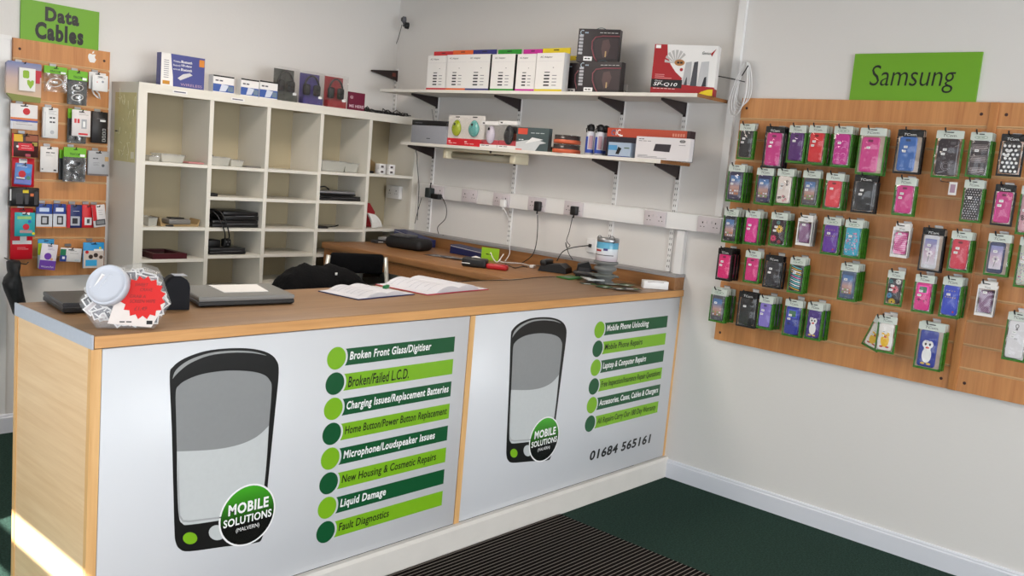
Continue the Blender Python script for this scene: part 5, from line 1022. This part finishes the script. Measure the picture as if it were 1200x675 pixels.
# far desk items
def onD(px, py, z=ZT): p = onZ(px, py, z); return p
p = onD(484, 292); rt = thing('pouch', 'black padded pouch on the far end of the desk', 'pouch', (p.x-.02, p.y+.02, ZT), -1.35); MB().rbox(-.14, .14, -.08, .08, 0, .072, .03, mat('black_pouch', (18, 18, 20), .6), 4).build('body', rt)
MB().rbox(-.11, .03, -.06, .05, .073, .088, .003, col((74, 74, 76))).build('papers_on_top', rt)
f0 = onD(508, 286); 
for k, (px, py, c_, s_, lab) in enumerate(((515, 286, (34, 44, 96), .22, 'navy ring binder lying on the desk under the other'), (530, 290, (28, 36, 84), .22, 'dark blue folder with a pale wire lying at an angle on the desk'))):
    p = onD(px, py); rt = thing('ring_binder', lab, 'binder', (-.165-.03*k, p.y-.02-.40*k, ZT+.001), PI/2-.05+.08*k); L2 = s_
    MB().prism([(-L2*.8, 0), (L2*.7, 0), (L2*.7, .085-.03*k), (-L2*.8, .05-.012*k)], -.04, .05, col(c_), 'y').build('cover', rt); MB().prism([(-L2*.78, .04-.012*k), (L2*.68, .074-.03*k), (L2*.68, .080-.03*k), (-L2*.78, .046-.012*k)], .0505, .052, col((170, 170, 178)), 'y').build('spine_edge', rt)
for k in range(5):
    p = onD(505+8*k, 299+1.4*k); rt = thing('paper_slip', 'dark printed slip on the desk, '+['leftmost', 'second from the left', 'middle', 'second from the right', 'rightmost'][k], 'paper', (p.x+.02, p.y, ZT+.0015*k), .5*k, 'loose printed slips on the desk'); MB().box(-.05, .05, -.035, .035, 0, .0012, col([(70, 66, 70), (120, 116, 118), (60, 58, 62), (150, 146, 148), (86, 82, 84)][k])).build('sheet', rt); MB().box(-.035, .01, -.025, .0, .0012, .0016, col((180, 176, 176))).build('print', rt)
for k in range(4):
    p = onD(446+7*k, 284); rt = thing('gadget_carton', 'small gadget carton at the far desk end, '+['leftmost', 'second from left', 'third from left', 'rightmost'][k], 'box', (p.x-.04, p.y-.03+.0*k, ZT+(.02 if k % 2 else 0)), .4*k, 'gadget cartons at the far end of the desk'); MB().rbox(-.045, .045, -.03, .03, 0, .019, .003, col([(60, 60, 64), (150, 150, 150), (50, 50, 54), (100, 100, 104)][k])).build('carton', rt); MB().box(-.03, .01, -.0305, -.03, .005, .013, col((200, 200, 200))).build('label', rt)
p = onD(556, 303); rt = thing('green_card', 'bright lime card standing against the desk ledge', 'card', (p.x+.04, p.y-.09, ZT), RW+.25); MB().box(-.06, .06, -.001, .001, 0, .075, mat('lime_card', (150, 200, 40), .5)).build('card', rt); MB().text('Top Up', -.028, .03, .022, .042, -.0015, M_ink, .01).build('lettering', rt)
p = onD(553, 309); rt = thing('paper_dome', 'small white dome behind the black and red scanner', 'cap', (p.x+.05, p.y+.02, ZT), 0); MB().lathe([(.04, 0), (.038, .018), (.026, .034), (0, .042)], M_white, n=20).build('dome', rt)
p = onD(556, 313); rt = thing('hand_scanner', 'black and red hand scanner lying on the desk edge', 'tool', (p.x+.02, p.y-.01, ZT), math.radians(-62))
MB().rbox(-.09, .05, -.035, .035, 0, .05, .01, M_black, 3).build('head', rt); MB().box(-.088, -.04, -.0358, -.035, .018, .022, M_wink).build('stripe', rt); MB().rbox(.05, .17, -.028, .028, 0, .03, .01, mat('red_plastic', (176, 22, 30), .35), 3).build('handle', rt, 'red handle')
wire([onZ(a, b, ZT+c_) for a, b, c_ in ((575, 296, .05), (578, 303, .02), (583, 307, .004), (590, 298, .05), (586, 306, .004), (600, 308, .004), (612, 309, .004), (620, 311, .004))], .0035, M_white, 'tangled white charger lead on the desk')
p = onD(624, 314); rt = thing('white_charger', 'small white charger plug at the end of the tangled lead', 'charger', (p.x, p.y, ZT), .3); MB().rbox(-.02, .02, -.014, .014, 0, .018, .004, M_white).build('body', rt); MB().box(-.008, .008, -.0145, -.014, .006, .011, M_metal).build('port', rt)
wire([onZ(a, b, ZT+.003) for a, b in ((592, 309), (598, 312), (604, 314), (612, 312), (618, 313))], .003, M_black, 'short black lead beside the white charger')
for k in range(4):
    p = onD(634+7*k, 312+.6*k); rt = thing('paper_slip', 'grey brown slip along the ledge, '+['lowest left', 'second', 'third', 'topmost right'][k], 'paper', (p.x+.04, p.y+.02, ZT+.004*k), .4+.3*k, 'printed slips along the ledge'); MB().rbox(-.06, .06, -.03, .03, 0, .004, .001, col([(110, 98, 88), (60, 58, 58), (130, 120, 112), (70, 66, 64)][k]), 1).build('sheet', rt); MB().box(-.04, .0, -.02, .0, .004, .0045, col((170, 160, 150))).build('print', rt)
wire([onX(519, 276, -.05), onX(523, 279, -.05), onX(527, 281, -.05)], .006, M_black, 'short black plug lead end on the grey ledge')

# ================================================================== on top of the pigeonhole unit
ZP = 1.882
def topbox(name, label, cat, px, y, depth, fn, group=None, z=ZP):
    loc, w_, h = frameY(*px, y); rt = thing(name, label, cat, (loc.x, y, z), 0, group); fn(rt, w_, h, depth); return rt
def bt(rt, w_, h, d):
    MB().box(0, w_, 0, d, 0, h, mat('blue_carton', (72, 78, 140), .35)).build('carton', rt)
    g = MB(); y = -.0007; g.flat([(0, 0), (w_*.28, 0), (w_*.27, h*.3), (w_*.24, h*.6), (w_*.21, h), (0, h)], y, M_paper)
    for k in range(9): g.flat(rrect(w_*.06, h*(.25+.065*k), w_*.17, h*(.27+.065*k), .0004), y-.0006, col((120, 120, 130)))
    g.flat(rrect(w_*.04, h*.05, w_*.2, h*.16, .001), y-.0006, col((200, 140, 40))); g.flat(rrect(w_*.87, h*.72, w_*.99, h*.94, .001), y, col((206, 130, 50)))
    for k, (a, b) in enumerate((('Wireless', 'Bluetooth'), ('Bluetooth', 'USB adapter'), ('works with', 'Bluetooth'))): g.text(a, w_*.27, h*(.76-.12*k), w_*.43, h*(.82-.12*k), y, M_wink, .0); g.text(b, w_*.45, h*(.76-.12*k), w_*.7, h*(.84-.12*k), y, M_wink, .02)
    g.flat([(w_*.38, h*.28), (w_*.44, h*.22), (w_*.72, h*.42), (w_*.66, h*.48), (w_*.5, h*.42)], y-.0003, col((206, 204, 206))); g.text('WIRELESS', w_*.45, h*.06, w_*.95, h*.14, y, col((190, 160, 180)))
    g.build('print', rt)
topbox('dongle_box', 'blue and white wireless Bluetooth adapter box on top of the shelving unit', 'box', (188, 63, 239, 101), 2.22, .05, bt)
def sm(rt, w_, h, d):
    MB().box(0, w_, 0, d, 0, h, M_paper).build('carton', rt); g = MB(); y = -.0007
    g.flat(rrect(0, h*.05, w_, h*.5, .001), y, col((60, 90, 160))).flat(rrect(0, h*.92, w_, h, .001), y, M_ink); g.flat([(w_*.3, h*.08), (w_*.6, h*.1), (w_*.75, h*.45), (w_*.4, h*.5)], y-.0006, col((206, 212, 226))).flat(rrect(w_*.7, h*.12, w_*.96, h*.42, .001), y-.0006, col((110, 130, 150))).text('Wi-Fi', w_*.1, h*.62, w_*.5, h*.78, y, col((80, 80, 90))); g.build('print', rt)
for a, t, b, bt_, n_ in ((249.5, 85, 274, 105), (282, 89, 303, 109), (304, 90.5, 325, 111)) and ((249.5, 85, 274, 105, 'left one, standing apart'), (282, 89, 303, 109, 'middle one'), (304, 90.5, 325, 111, 'right one, beside the headphones')):
    topbox('dongle_box', 'small blue and white carton on top of the shelving unit, '+n_, 'box', (a, t, b, bt_), 2.2, .05, sm, 'small blue and white cartons')
def hpk(c):
    def fn(rt, w_, h, d):
        cc = mat('tinted_%d' % c[0], c, .3); MB().box(0, w_, d-.002, d, 0, h*.95, cc).box(0, w_, .012, .045, 0, h*.22, cc).build('backing_card', rt)
        m = MB(); m.tube([(w_*.5+w_*.36*math.cos(t), d*.5, h*.52+h*.36*math.sin(t)) for t in [k*PI/12 for k in range(13)]], .006, M_black); m.build('headband', rt)
        for s_ in (.24, .76): MB().rbox(w_*s_-.022, w_*s_+.022, d*.25, d*.75, h*.28, h*.62, .012, mat('black_foam', (20, 20, 22), .8), 3).build('ear_cup', rt)
        MB().box(0, w_, 0, .001, 0, h, M_film).box(0, .001, 0, d, 0, h, M_film).box(w_-.001, w_, 0, d, 0, h, M_film).box(0, w_, 0, d, h-.001, h, M_film).build('clear_box', rt)
        MB().flat(rrect(w_*.7, h*.2, w_*.88, h*.27, .001), -.001, M_wink).build('price_sticker', rt)
    return fn
for px, c, n_ in (((326, 76, 349.5, 116), (64, 66, 60), 'grey'), ((356.5, 80, 379.5, 118.5), (62, 52, 120), 'violet'), ((385.5, 83, 407, 121.5), (150, 34, 40), 'red')):
    topbox('headphone_pack', 'black headphones in a clear box with %s backing on the shelving unit' % n_, 'headphones', px, 2.2, .06, hpk(c), 'boxed headphones')
def tv(rt, w_, h, d): MB().box(0, w_, 0, .012, 0, h, col((106, 22, 52), .4)).build('plaque', rt); MB().text('ME HERE', w_*.06, h*.14, w_*.95, h*.3, -.001, col((220, 190, 200)), .02).text('@', w_*.08, h*.62, w_*.28, h*.8, -.001, col((220, 190, 200))).build('lettering', rt)
topbox('small_sign', 'maroon sign with white letters on the right of the shelving unit top', 'sign', (408, 104.5, 427, 125.5), 2.2, .012, tv)
random.seed(9); pa = onY(428, 127, 2.25); pb = onY(478, 137, 2.25); m = MB(); pts = []
for k in range(150):
    t = k/149; pts.append((pa.x+(pb.x-pa.x)*(.5+.5*math.sin(t*23))+random.uniform(-.02, .02), 2.28+.05*math.sin(t*37), ZP+.006+abs(random.gauss(0, .013))))
m.tube(pts, .0035, M_black, 5); tag(m.build('cable_tangle'), 'tangle of thin black cable on the right end of the shelving unit top', 'cable')

# ================================================================== inside the pigeonholes
def tub(label, x0, x1, z, h, y=2.21, d=.12, group=None):
    rt = thing('plastic_tub', label, 'tub', ((x0+x1)/2, y+d/2, z), 0, group); w_ = (x1-x0)/2; q = d/2
    m = MB(); tp = [(-w_, -q), (w_, -q), (w_, q), (-w_, q)]; vs = [(x*.86, y_*.86, .001) for x, y_ in tp]+[(x, y_, h) for x, y_ in tp]+[(x*.97, y_*.97, h) for x, y_ in tp]+[(x*.83, y_*.83, .003) for x, y_ in tp]
    m.add(vs, [(0, 1, 2, 3)]+[(k*4+i, k*4+(i+1) % 4, k*4+4+(i+1) % 4, k*4+4+i) for k in range(3) for i in range(4)]+[(12, 13, 14, 15)], mat('frosted_tub', (214, 214, 206), .3, alpha=.38)); m.build('tub_body', rt)
    m = MB(); m.box(-w_-.004, w_+.004, -q-.004, -q, h-.006, h, M_tub).box(-w_-.004, w_+.004, q, q+.004, h-.006, h, M_tub).build('rim', rt)
def gx(px, py, y=2.22):
    x = onY(px, py, 2.19).x
    for a_, b_ in zip(DV, DV[1:]):                # keep clear of the dividers
        if a_ < x < b_: x = min(max(x, a_+.02), b_-.02)
    return x
tub('clear tub in the top left pigeonhole', gx(191, 187), gx(219, 187), 1.473, .045)
tub('flat clear tray at the left of the top left pigeonhole', gx(177, 187), gx(190, 187), 1.473, .03)
tag(MB().rbox(gx(222, 188), gx(241, 188), 2.2, 2.3, 1.474, 1.484, .004, mat('pink_cloth', (190, 130, 130), .9)).build('folded_cloth'), 'pink folded cloth beside the clear tub', 'cloth')
tub('clear tub in the second pigeonhole of the top row', gx(250, 191), gx(272, 191), 1.473, .05); tub('smaller clear tub right of it in the second pigeonhole', gx(273, 191), gx(288, 191), 1.473, .04)
tag(MB().rbox(gx(251, 182), gx(268, 182), 2.35, 2.41, 1.474, 1.53, .006, M_black).build('black_gadget'), 'black gadget behind the tub in the second pigeonhole', 'gadget')
tag(MB().rbox(gx(290, 193), gx(308, 193), 2.2, 2.3, 1.474, 1.482, .003, col((120, 116, 112))).build('paper_wad'), 'grey wad of paper at the right of the second pigeonhole', 'paper')
tub('large clear tub in the fourth pigeonhole', gx(379, 197), gx(408, 197), 1.483, .068, d=.16); tub('clear tub nested right in the fourth pigeonhole', gx(409, 198), gx(425, 198), 1.483, .062, y=2.23, d=.16)
# top right hole
p = onY(447, 190, 2.36); rt = thing('cardboard_wedge', 'brown padded envelopes leaning in the top right pigeonhole', 'envelope', (gx(437, 200, 2.34), 2.34, 1.489), 0); kr = mat('kraft', (158, 132, 92), .8)
MB().prism([(0, 0), (.13, 0), (.13, .07), (.05, .125), (.0, .12)], 0, .04, kr, 'y').build('envelope_back', rt); MB().prism([(0, 0), (.12, 0), (.12, .075), (.01, .09)], -.02, 0, kr, 'y').build('envelope_front', rt)
for k in range(4):
    rt = thing('small_carton', 'small white carton in the pigeonhole stack, '+['lower left', 'lower right', 'upper left', 'upper right'][k], 'box', (gx(445+11*(k % 2), 203, 2.19), 2.19, 1.489+.034*(k//2)), 0, 'small white cartons in the top right pigeonhole'); MB().rbox(0, .05, 0, .05, 0, .033, .001, M_white, 1).build('carton', rt); MB().box(.008, .03, -.0006, 0, .008, .022, col((90, 80, 80))).build('print', rt)
tag(MB().rbox(gx(434, 200, 2.25), gx(443, 200, 2.25), 2.23, 2.27, 1.489, 1.505, .004, M_black).build('black_gadget'), 'tiny black gadget left of the small white cartons', 'gadget')
# small row two items
tag(MB().rbox(gx(247, 228), gx(257, 228), 2.2, 2.27, 1.298, 1.316, .006, M_black).build('mobile_phone'), 'black mobile phone in the second column, second row', 'phone')
def slabs(label, x0, x1, z, th, y=2.2, d=.22, c=(20, 20, 22), rot=0):
    rt = thing('laptop', label, 'laptop', (0, 0, 0)); MB().rbox(x0, x1, y, y+d, z+.001, z+th*.5, .004, M_black).build('base', rt); MB().rbox(x0+.002, x1-.002, y+.002, y+d, z+th*.52, z+th, .004, col(c, .3)).build('lid', rt)
    MB().box(x0+.08, x1-.03, y-.001, y, z+th*.5, z+th*.54, col((130, 130, 134))).build('trim_line', rt)
slabs('upper black laptop on the pile in the second column', gx(262, 262), gx(307, 262), 1.163, .05); slabs('lower black laptop of the pile in the second column', gx(250, 264), gx(307, 264), 1.121, .041)
slabs('thin black laptop under the plug in the second column', gx(247, 300), gx(289, 300), .963, .038, c=(40, 40, 42))
rt = thing('plug', 'black mains plug resting on the thin laptop in the second column', 'plug', (gx(270, 290, 2.21), 2.22, 1.003), 0); MB().rbox(-.026, .026, 0, .04, 0, .05, .012, M_black, 3).build('plug_body', rt)
MB().box(-.012, -.006, -.003, 0, .03, .034, M_metal).box(.006, .012, -.003, 0, .03, .034, M_metal).box(-.002, .002, -.003, 0, .012, .02, M_metal).build('pins', rt, 'brass pins')
wire([(gx(270, 285, 2.21), 2.215, 1.05), (gx(266, 275, 2.19), 2.165, 1.08), (gx(262, 260, 2.19), 2.165, 1.16), (gx(258, 252, 2.19), 2.2, 1.215), (gx(251, 256, 2.19), 2.25, 1.22)], .004, M_black, 'black mains lead looping over the laptops in the second column')
wire([(gx(262, 285, 2.19), 2.19, 1.01), (gx(261, 272, 2.19), 2.165, 1.09), (gx(255, 256, 2.19), 2.18, 1.18), (gx(250, 262, 2.19), 2.21, 1.215)], .004, M_black, 'second black lead left of the plug in the second column')
tag(MB().rbox(gx(248, 288), gx(262, 288), 2.22, 2.3, 1.002, 1.045, .006, M_black).build('power_brick'), 'black power brick on the thin laptop', 'power brick')
slabs('silver topped laptop on the pile in the fourth column', gx(376, 230), gx(418, 230), 1.333, .025, c=(130, 130, 134)); slabs('black laptop under the silver topped one', gx(376, 234), gx(424, 234), 1.301, .03)
wire([(gx(376, 222), 2.3, 1.365), (gx(385, 220), 2.24, 1.385), (gx(395, 222), 2.3, 1.375), (gx(398, 226), 2.3, 1.363)], .005, M_black, 'thick black cable on the silver topped laptop')
tub('small clear tray in the third row of the left column', gx(176, 262), gx(187, 262), 1.122, .05)
tag(MB().rbox(gx(196, 262), gx(205, 262), 2.2, 2.24, 1.123, 1.133, .004, M_black).build('mobile_phone'), 'small dark phone between tray and dish in the left column', 'phone')
rt = thing('parts_dish', 'dish of small parts on a kraft sheet in the left column', 'dish', (gx(219, 263)-.03, 2.26, 1.123), 0); MB().prism([(-.11, 0), (.11, 0), (.12, .04), (.1, .012), (-.1, .012), (-.12, .05)], -.05, .06, kr, 'y').build('kraft_sheet', rt); MB().rbox(-.07, .06, -.06, .03, .013, .04, .006, mat('dish_grey', (120, 116, 112), .4)).build('dish_body', rt); MB().rbox(-.05, .03, -.04, .01, .041, .048, .002, M_black).build('parts', rt)
p = thing('picture_frame', 'dark red photo frame lying flat in the left column', 'frame', (0, 0, 0)); mr_ = mat('maroon', (72, 16, 26), .4); x0, x1 = gx(172, 300, 2.18), gx(218, 300, 2.18)
MB().box(x0+.03, x1, 2.18, 2.21, .946, .975, mr_).box(x0+.03, x1-.02, 2.38, 2.41, .946, .975, mr_).box(x0+.03, x0+.06, 2.21, 2.38, .946, .975, mr_).box(x1-.03, x1, 2.21, 2.40, .946, .975, mr_).build('frame_border', p); MB().box(x0+.06, x1-.03, 2.21, 2.38, .946, .96, col((110, 96, 98), .2)).build('picture', p)
tag(MB().rbox(gx(375, 268), gx(386, 268), 2.2, 2.27, 1.121, 1.135, .004, M_black).build('mobile_phone'), 'black phone in the third row of the fourth column', 'phone')
wire([(gx(390, 267), 2.25, 1.125), (gx(396, 266), 2.22, 1.135), (gx(400, 268), 2.26, 1.13), (gx(402, 265), 2.24, 1.14)], .004, M_black, 'small black lead beside the phone in the fourth column')
# papers in the right column
rt = thing('folder', 'red folder standing in the right column behind the papers', 'folder', (gx(433, 265, 2.3), 2.3, 1.126), 0); MB().prism([(0, 0), (.11, 0), (.13, .10), (.08, .16), (0, .165)], 0, .02, mat('red_card', (150, 22, 30), .5), 'y').build('cover', rt); MB().prism([(.004, .004), (.105, .004), (.122, .10), (.0, .15)], .02, .024, M_paper, 'y').build('papers', rt)
for k in range(5):
    rt = thing('booklet', 'white booklet curling in the leaning pile, '+['frontmost', 'second from the front', 'middle', 'second from the back', 'rearmost'][k], 'booklet', (gx(438+5*k, 264, 2.22), 2.195+.019*k, 1.126), 0, 'curling white booklets'); a = -.5-.12*k
    c_ = []
    for q in range(7): t = q/6; c_.append((.105*t*math.cos(1.9+a*t*.9-.5)*-1*.8+.0, .105*t*math.sin(1.9+a*t*.5-.5)))
    c_ = [(-x_ if 0 else x_, z_+.001) for x_, z_ in c_]; poly = c_+[(x_+.012, z_+.003) for x_, z_ in c_[::-1]]
    poly = [(x_-.005*k, max(0.0005, z_)) for x_, z_ in poly]; MB().prism(poly, 0, .017, M_paper, 'y').build('pages', rt)
rt = thing('wall_socket', 'double socket on the side wall inside the right pigeonhole column', 'socket', (-.0315, 2.36, 1.365), RW); MB().rbox(-.07, .07, -.03, 0, -.045, .045, .004, M_white).build('face_plate', rt); g = MB()
for s_ in (-.035, .035): g.box(s_-.003, s_+.003, -.0306, -.03, .006, .014, M_ink).box(s_-.012, s_-.007, -.0306, -.03, -.012, -.008, M_ink).box(s_+.007, s_+.012, -.0306, -.03, -.012, -.008, M_ink)
g.build('pin_holes', rt)

# ================================================================== chairs and coat behind the counter
def chair(label, cx_, cy_, rot, top, w_=.40):
    rt = thing('office_chair', label, 'chair', (cx_, cy_, 0), rot); tb = mat('chrome_tube', (190, 188, 180), .3, metal=.4)
    MB().rbox(-w_/2+.03, w_/2-.03, -.02, .02, top-.11, top, .015, M_dkfab, 3).build('backrest', rt); MB().rbox(-w_/2, w_/2, .02, .44, .43, .48, .02, M_dkfab, 3).build('seat', rt)
    for s_ in (-1, 1):
        MB().tube([(s_*(w_/2-.02), -.005, top-.015), (s_*(w_/2+.005), -.01, top-.22), (s_*(w_/2+.005), .03, .45), (s_*(w_/2), -.02, .0)], .013, tb, 8).build('back_leg', rt)
        MB().tube([(s_*(w_/2-.01), .42, .44), (s_*(w_/2), .44, 0)], .013, tb, 8).build('front_leg', rt)
    return rt
zt_ = onY(415, 298, 1.45)
chair('black chair with pale metal side tubes behind the counter near the desk', onY(418, 310, 1.45).x, 1.45, math.radians(-25), onY(418, 297, 1.45).z, .36)
ct_ = chair('black chair carrying the coat behind the counter', onY(372, 330, 1.1).x, 1.27, PI, onY(375, 318, 1.1).z-.10, .42)
# coat
from mathutils import noise
cl = onY(322, 344, 1.05); cr_ = onY(424, 334, 1.05); tp = onY(375, 314, 1.05)
m = MB(); N, Q = 40, 14; vs = []
sil = [(325, 342), (328, 330), (331, 321), (345, 315), (357, 312), (372, 313), (388, 310), (400, 314), (414, 319), (420, 325), (422, 334)]
SP = [onY(a, b, 1.05) for a, b in sil]
def silz(x):
    for a, b in zip(SP, SP[1:]):
        if a.x <= x <= b.x: return a.z+(b.z-a.z)*(x-a.x)/max(1e-6, b.x-a.x)
    return SP[0].z if x < SP[0].x else SP[-1].z
zb = .483
for j in range(Q+1):
    ph = j/Q*PI
    for i in range(N+1):
        x = SP[0].x-.02+(SP[-1].x-SP[0].x+.06)*i/N; zt2 = silz(min(max(x, SP[0].x), SP[-1].x)); y = 1.05-.14*math.cos(ph); z = zb+(zt2-zb)*math.sin(ph)**.35
        k = noise.noise(Vector((x*9, y*9, z*9))); k2 = noise.noise(Vector((x*22+5, y*14, z*10))); vs.append((x, y+.035*k+.015*k2, z+(.016*k+.014*k2)*math.sin(ph)))
m.add(vs, [(j*(N+1)+i, j*(N+1)+i+1, (j+1)*(N+1)+i+1, (j+1)*(N+1)+i) for j in range(Q) for i in range(N)], M_dkfab, True)
cb = thing('coat', 'black coat heaped over a chair back behind the counter', 'coat'); m.build('coat_body', cb)
pq = onY(404, 323, .9); MB().rbox(pq.x-.012, pq.x+.0, .955, .96, pq.z-.006, pq.z+.006, .001, M_white, 1).build('small_tag', cb)
